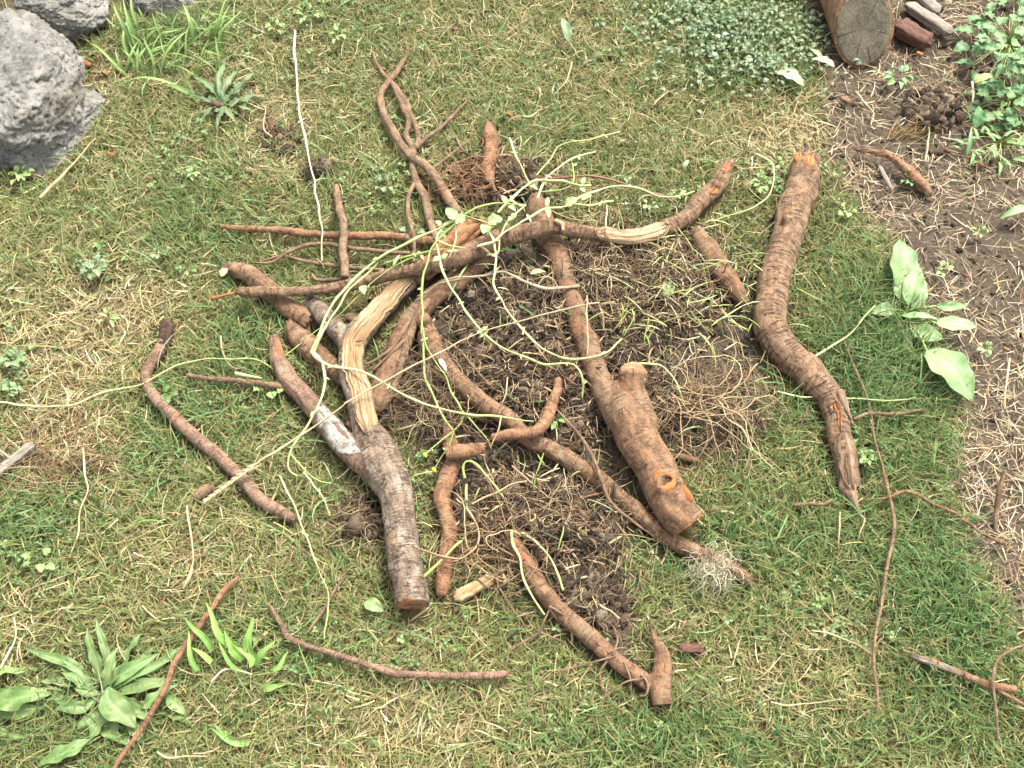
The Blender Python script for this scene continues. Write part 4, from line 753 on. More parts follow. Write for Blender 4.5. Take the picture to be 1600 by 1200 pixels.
stemthing('dried_weed', 'dark red dried stem arching over the grass from the pile to the right branch', 'stem', [(842,278,6),(870,279,6.4),(900,276,6.6),(925,275,6.6),(955,279,6.2),(980,288,5.6),(1010,299,5),(1040,308,4.4),(1060,322,3.6)], 4.5, 'red')
rt = thing('grass_stalk', 'long straight straw stalk with a bearded ear laid diagonally over the pile', 'grass stalk', P(640, 600, .05))
_, me = stem_me([(398,727,4.5,4),(450,693,6),(530,637,7.4),(550,624,7.8),(650,570,8.4),(750,520,8.2),(850,493,8),(937,471,7.4)], 3.6, 'straw'); part('stalk', me, STEM, rt)
EV, EQ, EC = [], [], []; k0 = 0; A_, B_2 = P(400, 726, .045), P(322, 783, .04); dv = (B_2 - A_); dvn = dv / np.linalg.norm(dv); sv = np.cross(dvn, [0, 0, 1]); 
for i in range(54):
    f = i / 54; o = A_ + dv * f + np.array([0, 0, .002]); sgn = -1 if i % 2 else 1; dd = dvn * .9 + sv * sgn * .34 + np.array([0, 0, .3 * math.sin(i)]); ln = .013 * (1 - .35 * f)
    V, q, c = leaf_me(o, o + dd * ln, .0036, arch=.1, fold=.5, wave=0, col=CS['straw'][0], col2=CS['straw'][1], seed=i, shape='lance', vein=False); EV.append(V); EQ.append(q + k0); EC.append(c); k0 += len(V)
part('ear', mesh_np('ear', np.concatenate(EV), np.concatenate(EQ), col=np.concatenate(EC)), STRAW, rt)
stemthing('straw_stalk', 'long bleached white straw lying upright down the upper left lawn', 'straw', [(461,48,3),(461,85,3.4),(462,120,3.4),(466,160,3.4),(474,206,3.2),(483,250,3.2),(492,292,3.2),(499,335,3.4),(503,365,3.6),(505,409,3)], 4.4, 'white')
stemthing('straw_stalk', 'thick golden straw slanting across the grass below the rocks', 'straw', [(63,309,2.6,6),(90,281,3,6),(120,250,3,5),(152,216,2.6,3)], 6, 'tan')
ST = [('stem','long thin green stem trailing in from the left edge under the curved stick',[(-20,628,2.4),(40,632,2.6),(90,635,2.8),(117,634,2.8),(162,613,2.8),(210,603,2.6),(241,589,3),(275,572,3),(316,562,3),(360,561,3),(402,562,3),(430,579,2.6)],3.6,'pale'),
 ('stem','pale arching stem beside the cut knob of the trunk',[(992,568,6),(1018,568,6.6),(1039,575,6.6),(1059,606,5.8),(1070,628,5),(1075,646,4.4)],4,'pale'),
 ('stem','pale stem hanging straight down in front of the muddy limb',[(917,462,8.2),(918,500,8.4),(918,555,8)],2.6,'straw'),
 ('stem','thin green bent stem on the grass left of the big sinuous branch',[(1181,240,2.6),(1203,252,3.4),(1210,268,3.6),(1207,298,3.4),(1181,322,3),(1150,334,3),(1115,345,2.6)],3,'pale'),
 ('stem','pale green stem running level from under the splintered branch',[(1215,612,2.4),(1245,618,2.4),(1320,622,3.4),(1360,626,3.4),(1394,627,3.4),(1431,619,3)],3,'pale'),
 ('stem','yellowish stem slanting up right between the big branch and the dock',[(1268,560,2.6),(1300,540,3),(1332,518,3.4),(1350,495,3.6),(1366,478,3.4)],4,'pale'),
 ('stem','hooked thick green stem at the lower pile beside the wavy root',[(726,747,4.6),(723,732,5),(726,722,5.4),(735,720,5.6),(748,730,5.4),(767,752,4.8),(787,777,4)],5.5,'green'),
 ('root','long pale looping root between the forked trunk and the lower pile',[(727,790,4),(737,805,4.2),(746,822,4.4),(749,838,4.4),(744,855,4.4),(733,866,4.6),(717,874,5),(685,869,5.6),(652,857,6)],4.5,'root'),
 ('stem','short thick green stem leaning against the forked trunk base',[(656,907,4.4),(677,887,5),(690,872,5),(702,860,4.6),(722,846,4)],6,'green'),
 ('stem','green stem beside the hooked one with a bare foot',[(729,757,4),(727,775,4.2),(727,792,4)],5.5,'green'),
 ('stem','pale green stem along the top of the T shaped root',[(799,829,4.6),(801,850,5),(811,870,5.2),(814,890,5.2),(819,907,5),(832,932,4.6),(850,960,4)],5.5,'pale'),
 ('stem','arched pale stem over the soil right of the T shaped root',[(815,832,4),(838,848,4.8),(858,870,4.8),(870,895,4.4),(878,920,3.6)],5,'pale'),
 ('root','white root tip lying on the grass right of the T shaped root',[(922,932,2.4),(942,948,2.6),(955,955,2.6),(969,968,2.4)],4,'white'),
 ('root','pale straw like root across the pile below the long snaking root',[(738,787,4),(770,772,4.8),(800,757,5.2),(822,752,5)],3.8,'straw'),
 ('root','pale wavy root running right from the lower pile soil',[(800,728,4),(820,745,4.4),(835,758,4.4),(850,770,4.2),(860,778,4),(880,784,3.6)],3.6,'root'),
 ('straw','orange brown straw stuck upright by the elbow shaped stick',[(783,650,7.4),(778,672,7.6),(768,698,7)],3,'tan'),
 ('straw','pale pointed straw lying on the soil centre',[(793,590,5),(790,610,5),(785,632,4.6)],3,'straw'),
 ('root','fine curled root hanging left of the white straw',[(410,162,2.2),(416,172,2.4),(412,200,2.6),(425,214,2.4)][::-1] + [(410,160,2.2),(430,158,3),(465,160,4),(497,160,3)],2.6,'straw'),
 ('root','fine loose root curving right past the dry patch on the left',[(345,525,2.2),(346,545,2.6),(356,565,2.6),(372,576,2.4),(385,575,2.2)],3,'straw'),
 ('stem','thick pale cut stem piece above the thin twig of the fork',[(368,583,2.8),(388,588,3),(410,593,2.8)],6,'pale'),
 ('straw','pale upright straw on the dry patch at the lower left',[(292,790,3),(298,830,3.4),(302,870,3),(300,890,2.6)],4,'straw'),
 ('straw','fan shaped frayed straw foot under the pale upright straw',[(302,880,2.6,3),(295,905,2.6,7),(287,922,2,9)],8,'straw'),
 ('straw','bent white straw near the left edge above the plantain',[(0,1045,2.2),(12,1025,2.6),(24,1000,2.8),(22,965,2.6)],4.5,'white'),
 ('straw','forked white straw among the grassy weed at the lower left',[(330,1065,2.6),(350,1045,3),(372,1047,3),(393,1054,2.6)],4,'white'),
 ('straw','pale wavy straw on the bottom edge grass',[(245,1175,2.4),(262,1184,2.6),(290,1182,2.6),(325,1180,2.4)],4,'straw'),
 ('straw','cream kinked root down the left grass',[(130,700,2.4),(132,735,2.8),(138,765,2.6),(125,800,2.6),(120,835,2.4),(108,870,2.2)],4,'straw'),
 ('stem','small curved yellow straw on the upper lawn right of centre',[(894,97,2.2),(890,115,2.6),(882,130,2.8),(867,147,2.2)],3,'straw'),
 ('straw','short pale straw on the upper lawn near the ground cover',[(1022,161,2.2),(1035,150,2.6),(1046,142,2.2)],3,'straw'),
 ('straw','small hooked yellow straw above the soil clump',[(838,176,2),(828,182,2.6),(805,183,2.8),(793,190,2.2)],3,'straw'),
 ('straw','long pale straw upright on the bare soil right of the bark strip',[(1446,252,1.6),(1448,225,2),(1452,205,2.2),(1449,184,1.8)],3.6,'straw'),
 ('straw','bent pale straw on the soil below the log',[(1337,143,2),(1352,160,2.2),(1363,176,2.2),(1362,196,1.8)],3.6,'straw'),
 ('straw','white straw standing beside the leafy weeds',[(1519,128,3),(1521,150,2.6),(1520,170,1.8)],4.5,'white'),
 ('straw','long grey straw pair on the straw bed right of the dock',[(1578,560,2.4),(1575,600,2.6),(1568,640,2.2)],4,'straw'),
 ('straw','yellow straw crossing the lower right grass',[(1268,985,2.4),(1300,990,2.8),(1330,1003,2.8),(1360,1023,2.4)],3,'straw'),
 ('straw','long white straw near the bottom right grass',[(1205,1097,2.4),(1240,1102,2.8),(1270,1101,2.8),(1315,1093,2.4)],3,'straw'),
 ('straw','hooked pale straw standing in the grass right of the cross piece',[(1340,800,2.4),(1350,812,3.2),(1344,830,3.6),(1340,845,2.6)],3,'straw'),
 ('straw','thin pale straw upright below the big branch end',[(1313,800,3),(1310,830,3.4),(1312,858,2.6)],3,'straw')]
for cat_, lb, pts, wpx, ck in ST: stemthing({'stem':'plant_stem','root':'pale_root','straw':'straw_stalk'}[cat_], lb, cat_, pts, wpx, ck)

# ================================================================== WEEDS
def weed(name, label, cat, centre, leaves, col, col2, z0=.8, z1=1.8, shape='lance', arch=.12, lobes=0, stalk=0, group=None, fold=.25, wave=.15):
    c = ZH(*centre); rt = thing(name, label, cat, c, group)
    for i, L in enumerate(leaves):
        (a, b_, wd) = L[:3]; za = (L[3] if len(L) > 3 else z0) / 100 + float(Hg(c[0], c[1])); zb = (L[4] if len(L) > 4 else z1) / 100 + float(Hg(c[0], c[1])); A_ = P(*a, za); q = .85 + .35 * random.random()
        leafpart(rt, A_, P(*b_, zb), wd * mpp(A_), col=np.array(col) * q, col2=np.array(col2) * q, seed=i * 2.3, arch=arch * (.6 + .8 * random.random()), shape=shape, lobes=lobes, roll=random.uniform(-.45, .45), fold=fold, wave=wave * random.uniform(.8, 2.2), bend=random.uniform(-.13, .13) if shape != 'ovate' else random.uniform(-.04, .04))
        if stalk:
            cc = P(*centre, .01); S_ = np.array([[*(cc * (1 - f) + A_ * f), stalk] for f in (0, .5, 1)]); S_[1, 2] += .004
            part('leaf_stalk', tube(spline(S_, .004), 'leaf_stalk', .05, i, col=CS['green']), STEM, rt)
    return rt
DK, DK2 = lin((132,172,106), .5), lin((166,198,136), .5)
weed('dock_plant', 'broad leaved dock plant with pale green leaves at the edge of the bare soil', 'weed', (1415,488),
  [((1408,456),(1406,374),52,2,3.5),((1420,478),(1436,416),30,2,3),((1425,484),(1444,437),20,1.8,3),((1396,484),(1358,488),22,1.6,2.4),((1462,505),(1527,511),27,3,3),((1410,494),(1466,499),12,2,3),((1424,516),(1474,529),27,2,2.4),((1448,547),(1520,628),60,3,2),((1462,478),(1512,478),15,2,2.4),((1410,470),(1400,430),24,1.6,2.6)], DK, DK2, shape='ovate', arch=.1, stalk=.0016, wave=.09)
PLL = [((205,1068),(240,1010),18,1,2),((120,1060),(88,1020),16,.8,1.6),((150,1110),(120,1140),18,.8,1.4),((200,1120),(225,1165),20,.8,1.6),((165,1050),(150,965),14,1,3.2),((240,1050),(285,1010),16,1,1.8),((110,1080),(60,1065),14,.8,1.4),((190,1050),(225,985),13,1,2.6),((250,1110),(300,1130),16,.8,1.4),((160,1075),(137,980),20,1,3),((158,1078),(185,1010),22,1.2,3.4),((150,1080),(95,1050),20,1,2),((148,1082),(38,1012),18,1,1.8),((165,1078),(195,1035),17,1.2,3.6),((160,1082),(250,1020),24,1.2,3),((165,1088),(268,1030),20,1.2,2.4),((168,1074),(212,1138),44,3.4,2.6),
  ((175,1090),(278,1062),22,1.2,2.2),((215,1105),(278,1070),22,1.4,3),((262,1085),(290,1118),20,1.8,1.8),((150,1092),(85,1108),22,1,2),((165,1100),(185,1150),22,1,2),((175,1105),(140,1160),26,1.4,2.2),((140,1155),(58,1198),30,2.2,1.8),((160,1105),(215,1170),18,1,1.6),((170,1095),(235,1115),24,1.2,2),((150,1070),(145,1020),16,1,3),((155,1085),(115,1075),18,1,1.8),((180,1100),(250,1130),22,1,1.8),((130,1100),(80,1085),18,.8,1.6)]
weed('plantain', 'big rosette of narrow plantain leaves at the lower left under the reddish twig', 'weed', (160,1085), PLL, lin((104,142,74), .46), lin((142,172,102), .46), shape='lance', arch=.1, wave=.25)
weed('plantain', 'broad plantain leaf clump cut by the left edge beside the rosette', 'weed', (-10,1095), [((-20,1085),(82,1084),38,1.6,2.2),((-10,1100),(75,1105),24,1.2,1.6),((-20,1110),(45,1155),14,1.2,1.4),((-30,1070),(40,1050),20,1,2)], lin((108,148,74), .48), lin((142,176,100), .48), wave=.3)
weed('grass_weed', 'bright green broad bladed grass tuft right of the plantain rosette', 'weed', (395,1048), [((333,1017),(288,965),12,2,5),((370,1010),(321,940),13,2,5.5),((382,1030),(350,985),16,2,5),((398,1030),(396,963),17,2,5.5),((403,1042),(432,1000),13,2,4.5),((425,1048),(450,1018),9,2,3),((310,1048),(295,985),9,2,4),((330,1035),(300,1012),10,2,3),((395,1040),(365,1010),14,2,3),((410,1075),(445,1070),12,1,1.6),((385,1052),(340,1000),9,2,4),((405,1028),(420,1030),8,2,3)], lin((128,182,74), .52), lin((164,206,104), .52), shape='strap', arch=.16, wave=.05)
weed('grass_weed', 'small green blade pair on the grass below the bright tuft', 'weed', (355,1150), [((390,1160),(328,1137),12,1,2),((360,1150),(335,1132),9,1,2)], lin((128,176,84), .52), lin((164,200,112), .52), shape='strap')
TL = []
for i in range(75):
    bx_, by_ = random.uniform(190, 350), random.uniform(45, 125); dx = random.gauss(0, 30) - (10 if bx_ < 230 else -6); TL.append(((bx_, by_), (bx_ + dx, by_ - random.uniform(15, 75)), random.uniform(2.5, 6), 0.5, random.uniform(2, 7)))
TL += [((205,80),(176,2),8,1,9),((215,78),(192,-6),7,1,9),((305,70),(285,5),9,1,7),((330,60),(355,-5),6,1,7),((345,70),(375,20),5,1,6),((280,135),(190,130),7,1,2.4),((310,155),(255,132),9,1,2.6),((300,110),(340,95),5,1,3),((250,80),(238,20),8,1,8)]
weed('grass_tuft', 'tall bright green grass tuft growing beside the rocks', 'grass tuft', (260,80), TL, lin((116,156,72), .5), lin((152,182,100), .5), shape='strap', arch=.22, wave=.02)
DL = [((350,165),(a, b_), w_) for a, b_, w_ in ((300,118,13),(322,128,15),(352,92,12),(372,108,14),(404,112,12),(412,150,18),(308,178,12),(312,196,15),(338,204,10),(368,190,14),(398,176,12),(325,150,12),(286,146,9),(380,140,16),(340,120,12))]
weed('dandelion', 'flat grey green dandelion rosette with jagged leaves on the upper left lawn', 'weed', (352,163), DL, lin((90,122,74), .46), lin((124,150,100), .46), shape='lance', lobes=6, arch=.1, z0=1.0, z1=1.3, wave=.3)
# leafy weeds at the right edge
def bush(label, centre, n, rx, ry, lw, ll, zlo, zhi, col, col2, name='leafy_weed', shape='ovate', group=None):
    c = ZH(*centre); rt = thing(name, label, 'weed', c, group)
    for i in range(n):
        th, rr = random.uniform(0, 2 * PI), random.random() ** .6; q = (centre[0] + rx * rr * math.cos(th), centre[1] + ry * rr * math.sin(th)); z = (zlo + (zhi - zlo) * (1 - rr) * random.uniform(.5, 1)) / 100
        A_ = P(*q, z); ph = th + random.uniform(-1.2, 1.2); l = ll * random.uniform(.6, 1.2) * mpp(A_); Bq_ = A_ + np.array([math.cos(ph) * l, -math.sin(ph) * l, l * random.uniform(-.3, .35)]); s = random.uniform(.75, 1.2)
        leafpart(rt, A_, Bq_, lw * random.uniform(.7, 1.2) * mpp(A_), col=np.array(col) * s, col2=np.array(col2) * s, seed=i, shape=shape, arch=.12, roll=random.uniform(-.4, .4), wave=.2)
        if i % 2 == 0:
            C = np.array([[*c, .0014], [*((c + A_) / 2 + np.array([0, 0, .01])), .0012], [*A_, .0008]]); part('stem', tube(spline(C, .006), 'stem', .05, i, col=CS['green']), STEM, rt)
    return rt
W1, W2 = lin((98,150,84), .5), lin((142,184,122), .5)
bush('tall leafy green weed at the right edge beyond the bare soil', (1575,70), 80, 62, 75, 19, 26, 2, 16, W1, W2)
bush('lower leafy weed with round leaves just below the tall one at the right edge', (1575,160), 60, 62, 45, 15, 19, 1, 9, W1, W2)
bush('creeping grassy weed at the right edge below the leafy weeds', (1560,225), 46, 62, 32, 6, 26, 1, 6, lin((118,164,84), .5), lin((154,192,118), .5), shape='strap')
weed('leafy_weed', 'upright pointed leaf sprout left of the grassy weed on the soil', 'weed', (1520,195), [((1522,200),(1530,165),22,2,5),((1515,195),(1512,175),10,2,4),((1510,245),(1518,200),7,1,4)], W1, W2, shape='ovate')
SM = [((30,270),'by the foot of the rock ledge',12,16,9,LG,LG2),((1408,118),'on the soil below the red brown block',11,17,8,W1,W2),((20,560),'at the left edge beside the dry patch',14,15,14,LD2,LB2),((15,605),'at the left edge, lower',9,13,12,LD2,LB2),((150,415),'left of the level slim branch',12,18,14,LB,LB2),((300,270),'in the grass below the dandelion',10,10,7,LG,LG2),
      ((480,22),'at the top edge left of centre',8,13,7,LG,LG2),((530,52),'at the upper lawn left of centre',9,13,7,LG,LG2),((430,40),'small at the top left of the white straw',7,11,6,LG,LG2),((250,610),'beside the bend of the curved stick',9,18,14,LD,LD2),((420,605),'round leaved under the fork twig',4,15,17,LG,LG2),((1188,285),'between the right end of the long branch and the big branch',14,13,8,LD2,LG2),
      ((1212,255),'at the top of the big sinuous branch',7,9,8,LG,LG2),((1322,330),'round leaved right of the big branch',5,11,13,LG,LG2),((1310,270),'tiny beside the top of the big branch',3,7,8,LG,LG2),((1475,420),'small on bare soil right of the dock',8,10,7,LD2,LG2),((1540,545),'pale on the straw right of the dock',10,10,8,LG,LP),((1530,360),'small on the soil above the dock',8,10,7,LG,LG2),
      ((1355,715),'round the splintered branch end',26,10,8,LD2,LG2),((870,655),'bright under the elbow stick tip',7,13,9,lin((110,180,80), .52),lin((160,214,120), .52)),((1420,280),'by the rust brown bark strip',8,9,7,W1,W2),((880,45),'x',0,0,0,0,0),((170,495),'on the dry patch at the left',9,13,6,LG,LG2),((640,745),'beside the forked trunk near the yellow buds',6,9,7,LG,LG2),
      ((290,420),'low in the grass left of the stout root',8,11,7,LD,LD2),((245,395),'low in the grass below the level branch tip',7,10,9,LB,LB2),((1015,320),'silvery above the long branch at right',9,9,7,LB2,LP),((640,360),'grey green under the branching root',4,15,12,LB,LB2),((600,290),'faint left of the branching root',5,12,9,LB,LB2),((1075,50),'x',0,0,0,0,0),((1280,940),'small in the lower right grass',8,9,6,LD2,LG2),((60,875),'broad at the left edge above the plantain',5,20,14,LD2,LG2)]
for (c_, lb, n, ll, lw, ca, cb) in SM:
    if n == 0: continue
    Ls = []
    for i in range(n):
        th = i * 2.4 + random.random(); rr = random.uniform(.15, 1.0) * ll * .9; a = (c_[0] + rr * math.cos(th), c_[1] + rr * math.sin(th) * .8); Ls.append((a, (a[0] + ll * .8 * math.cos(th), a[1] + ll * .7 * math.sin(th)), lw, 1.6 + random.random(), 2.2 + random.random()))
    weed('small_weed', 'small leafy weed ' + lb, 'weed', c_, Ls, ca, cb, shape='ovate', group='small weeds in the lawn and soil')
def looseleaf(label, a, b_, wd, za, zb, col, col2, shape='ovate', stalk=None, roll=0.0):
    A_ = P(*a, za / 100); V, q, c = leaf_me(A_, P(*b_, zb / 100), wd * mpp(A_), col=col, col2=col2, seed=a[0], arch=.15, shape=shape, roll=roll)
    rt = thing('fallen_leaf', label, 'leaf', A_ * np.array([1, 1, 0])); part('blade', mesh_np('blade', V, q, col=c), LEAF, rt)
    if stalk: _, me = stem_me(stalk, 2.4, 'green', 'leaf_stalk'); part('leaf_stalk', me, STEM, rt)
looseleaf('small grey green spoon shaped leaf on the lawn at the top middle', (889,66), (878,28), 14, 2.4, 3.6, LB, LB2, stalk=[(889,66,2.4),(897,76,2),(903,88,1.4)])
looseleaf('pale oval leaf on the lawn left of the bare soil', (1214,112), (1257,135), 22, 2.6, 2.4, LP, LP2)
looseleaf('whitish leaf curled near the foot of the log', (1304,104), (1268,92), 13, 2.6, 3, LP, LP2); looseleaf('pale torn leaf left of the log foot', (1285,95), (1265,76), 9, 2.6, 3.4, LP, LG2)
looseleaf('yellow leaf caught among the leafy weeds at the right', (1550,118), (1522,130), 12, 5, 4, lin((214,206,96), .55), lin((226,222,140), .55))
looseleaf('white flower like leaf on the long snaking root', (686,560), (698,580), 8, 6.8, 6.6, lin((226,230,208), .6), lin((240,240,226), .6)); looseleaf('yellow green leaf on the root mass right of the muddy limb', (1046,440), (1040,470), 20, 5, 5, LG, LP)
looseleaf('green leaf end at the right edge of the soil', (1610,325), (1562,342), 15, 3, 2, DK, DK2); looseleaf('pale curled leaf above the long branch right part', (1068,262), (1076,250), 8, 4, 5, LP, LP2)
looseleaf('small green leaf on the pile under the trailing loops', (742,402), (700,470), 3, 5, 4, LG, LG2); looseleaf('green leaf on the root mass below the crossing branch', (828,428), (852,424), 9, 6, 5.6, LG, LP); looseleaf('pale round leaf on the grass left of the forked trunk', (570,940), (600,955), 22, 1.8, 1.8, LB, LG2)
looseleaf('small cream curled leaf on the left end of the stout root', (345,432), (356,420), 13, 4.4, 4.6, LG, LP2)

# ================================================================== VECTORISED STRANDS (fine roots, straws, grass)
def strands(Q, Rr, col, sides=3):
    """Q (n,k,3) R (n,k) col (n,3) -> tube mesh arrays"""
    n, k, _ = Q.shape; T = np.gradient(Q, axis=1); T /= np.linalg.norm(T, axis=2, keepdims=True) + 1e-9
    up = np.array([0.13, .07, 1.]); B = np.cross(T, up); B /= np.linalg.norm(B, axis=2, keepdims=True) + 1e-9; Nn = np.cross(B, T)
    th = np.arange(sides) * 2 * PI / sides; V = Q[:, :, None] + (np.cos(th)[None, None, :, None] * Nn[:, :, None] + np.sin(th)[None, None, :, None] * B[:, :, None]) * Rr[:, :, None, None]
    I = np.arange(n * k * sides).reshape(n, k, sides); Xn = np.roll(I, -1, 2); q = np.stack([I[:, :-1], I[:, 1:], Xn[:, 1:], Xn[:, :-1]], -1).reshape(-1, 4)
    return V.reshape(-1, 3), q, np.repeat(col, k * sides, axis=0)
def curly(x, y, z, n, k, L, r, az=None, spread=PI, curl=.5, lift=.3, cols=None, zmin=.001):
    az0 = rng.uniform(-PI, PI, n) if az is None else az + rng.normal(0, spread, n)
    ang = az0[:, None] + np.cumsum(rng.normal(0, curl, (n, k)), 1) * .6 + rng.normal(0, curl * .35, n)[:, None] * np.arange(k)[None]
    el = rng.normal(lift, .35, (n, 1)) - np.linspace(0, .9, k)[None] * rng.uniform(.2, 1.3, (n, 1)) + np.cumsum(rng.normal(0, curl * .5, (n, k)), 1) * .4
    st = (L / k)[:, None]; dx, dy, dz = np.cos(ang) * np.cos(el) * st, np.sin(ang) * np.cos(el) * st, np.sin(el) * st
    X_, Y_, Z_ = x[:, None] + np.cumsum(dx, 1), y[:, None] + np.cumsum(dy, 1), z[:, None] + np.cumsum(dz, 1)
    Z_ = np.maximum(Z_, Hg(X_, Y_) + zmin + r[:, None]); rr = r[:, None] * np.linspace(1, .45, k)[None]
    return np.stack([X_, Y_, Z_], -1), rr
def pick(pal, n, k=.55, j=.18):
    c = np.array([lin(q, k) for q in pal]); i = rng.integers(0, len(pal), n); return c[i] * (1 + rng.normal(0, j, n))[:, None].clip(.5, 1.6)
RPAL = [(166,142,112),(136,112,88),(200,176,138),(112,94,76),(150,124,96),(218,196,156),(98,84,68),(178,150,116)]
def clump(label, centre, rx, ry, n, L0, r0_, ztop, pal=RPAL, az=None, spread=PI, curl=.5, k=12, nm='root_clump', lumps=0, lift=.25):
    c = ZH(*centre); a, b_ = P(centre[0] + rx, centre[1]), P(centre[0], centre[1] - ry); ex, ey = a[0] - P(*centre)[0], b_[1] - P(*centre)[1]
    rt = thing(nm, label, 'root clump', c, 'clumps of matted fine roots')
    th, rr = rng.uniform(0, 2 * PI, n), rng.random(n) ** .55; x, y = P(*centre)[0] + ex * rr * np.cos(th), P(*centre)[1] + ey * rr * np.sin(th)
    z = Hg(x, y) + rng.random(n) * ztop * np.sqrt(np.clip(1 - rr ** 2, .05, 1)); L = L0 * rng.uniform(.4, 1.5, n); r = r0_ * np.exp(rng.normal(-.25, .5, n)).clip(.35, 3.2) * np.where(rng.random(n) < .05, 1.7, 1)
    n_ = n
    Q, R_ = curly(x, y, z, n, k, L, r, az, spread, curl, lift); V, q, cc = strands(Q, R_, pick(pal, n)); part('fine_roots', mesh_np('fine_roots', V, q, col=cc), ROOT, rt)
    if lumps:
        th, rr = rng.uniform(0, 2 * PI, lumps), rng.random(lumps) ** .6; x, y = P(*centre)[0] + ex * .9 * rr * np.cos(th), P(*centre)[1] + ey * .9 * rr * np.sin(th)
        V, q, cc = crumbs(x, y, Hg(x, y) + .002, np.minimum(.0022 + .011 * rng.random(lumps) ** 3, .013)); o = part('soil', mesh_np('soil', V, None, q, col=cc), SOILM, rt)
        o['kind'] = 'stuff'
    return rt
_bm = bmesh.new(); bmesh.ops.create_icosphere(_bm, subdivisions=2, radius=1); ICO = np.array([v.co[:] for v in _bm.verts]); ICF = np.array([[v.index for v in f.verts] for f in _bm.faces]); _bm.free()
def crumbs(x, y, z, s, pal=((106,90,74),(82,70,58),(136,118,98),(70,60,50))):
    n = len(x); sc_ = 1 + .45 * rng.normal(size=(n, 1, 3)).clip(-1, 1); j = 1 + .32 * rng.normal(size=(n, len(ICO), 1)).clip(-1.6, 1.6)
    V = ICO[None] * sc_ * j * s[:, None, None] + np.stack([x, y, z], -1)[:, None]; F = ICF[None] + (np.arange(n) * len(ICO))[:, None, None]
    return V.reshape(-1, 3), F.reshape(-1, 3), np.repeat(pick(pal, n, .5), len(ICO), 0)
clump('fibrous root mat at the upper right of the pile beside the muddy limb', (1010,450), 120, 75, 1700, .065, .0010, .03, lumps=1100, curl=.6)
clump('dark soily root mat in the middle of the pile under the trailing loops', (830,520), 130, 75, 1300, .055, .0010, .024, pal=RPAL + [(70,60,54),(60,52,46)], lumps=1700)
clump('mass of curled roots left of the long snaking root', (680,620), 70, 60, 800, .085, .0009, .03, lumps=120)
clump('soily root mat beside the trunk below the elbow stick', (880,640), 85, 55, 700, .05, .0009, .02, pal=RPAL + [(70,60,54),(110,60,50)], lumps=1000)
clump('pale bushy fan of fine roots spreading right of the knobbed trunk', (1100,640), 92, 62, 1500, .085, .0006, .03, pal=[(196,174,138),(166,144,114),(138,116,92),(210,190,154),(116,98,78)], curl=.6, k=16, lumps=500, lift=.0)
clump('reddish fibrous root clump at the top of the pile left of the orange stub', (735,295), 55, 36, 320, .07, .0009, .03, pal=[(176,132,96),(140,104,80),(196,160,116)], lumps=160)
clump('dark soil and root clump above the crossing branch right of the orange stub', (800,285), 48, 30, 200, .05, .0006, .02, lumps=650)
clump('wiry root clump in the lower pile right of the wavy root', (855,810), 125, 70, 950, .06, .0010, .024, pal=RPAL + [(210,190,140),(70,60,54)], lumps=1500)
clump('loose tangle of roots around the upper end of the T shaped root', (770,860), 75, 42, 160, .12, .0009, .03, pal=[(196,164,124),(160,128,94),(210,184,140)], curl=.35, k=16)
clump('soily root clump right of the T shaped root', (925,945), 62, 42, 300, .05, .0007, .015, lumps=520)
clump('small dry root clump beside the forked trunk on its left', (560,815), 46, 40, 230, .055, .0006, .014, pal=RPAL, lumps=90)
clump('wispy dry root clump on the lawn under the white straw', (440,215), 42, 26, 90, .06, .0005, .014, pal=[(190,160,120),(160,130,100)], lumps=70)
clump('small dark soil clod with roots beside the white straw', (497,270), 22, 14, 40, .035, .0005, .01, lumps=110)
clump('dry matted root clump on the left lawn below the dry patch', (105,715), 80, 50, 240, .10, .0008, .016, pal=[(196,166,130),(150,120,94),(176,146,112)], curl=.4)
clump('pale frizzy root tuft clinging to the lower end of the long snaking root', (1108,896), 30, 22, 420, .05, .0005, .045, pal=[(240,230,198),(222,210,172)], curl=.9, lift=.5)
clump('faint hair root tuft on the grass above the sagging twig', (645,1050), 45, 14, 60, .07, .0004, .016, pal=[(206,190,150),(186,166,130)], curl=.4)
clump('thin hair root tuft on the grass near the right tip of the sagging branch', (1060,235), 34, 8, 50, .05, .0004, .012, pal=[(206,190,150),(226,210,170)], curl=.4)
clump('dark lumpy soil clod with rootlets on the bare bed by the leafy weeds', (1450,180), 48, 32, 70, .04, .0006, .01, lumps=480)
clump('sandy cluster of needle like roots lying on the bed above the bark strip', (1408,215), 32, 10, 60, .07, .0008, .012, pal=[(206,176,124),(190,160,110)], az=.4, spread=.25, curl=.15)
# sweeping long rootlets of the fan
c = P(1065, 640); n = 70; az = rng.uniform(-1.5, .8, n); x = c[0] + rng.normal(0, .03, n); y = c[1] + rng.normal(0, .02, n)
Q, R_ = curly(x, y, Hg(x, y) + .03, n, 22, rng.uniform(.12, .26, n), rng.uniform(.0006, .0013, n), az, .25, .42, .0); V, q, cc = strands(Q, R_, pick([(220,190,146),(196,164,122),(170,138,102)], n), 4)
tag(link('rootlet_sweep', mesh_np('rootlet_sweep', V, q, col=cc), ROOT), 'long pale rootlets sweeping from the root fan onto the grass', 'roots')
bpy.data.objects['rootlet_sweep']['kind'] = 'stuff'
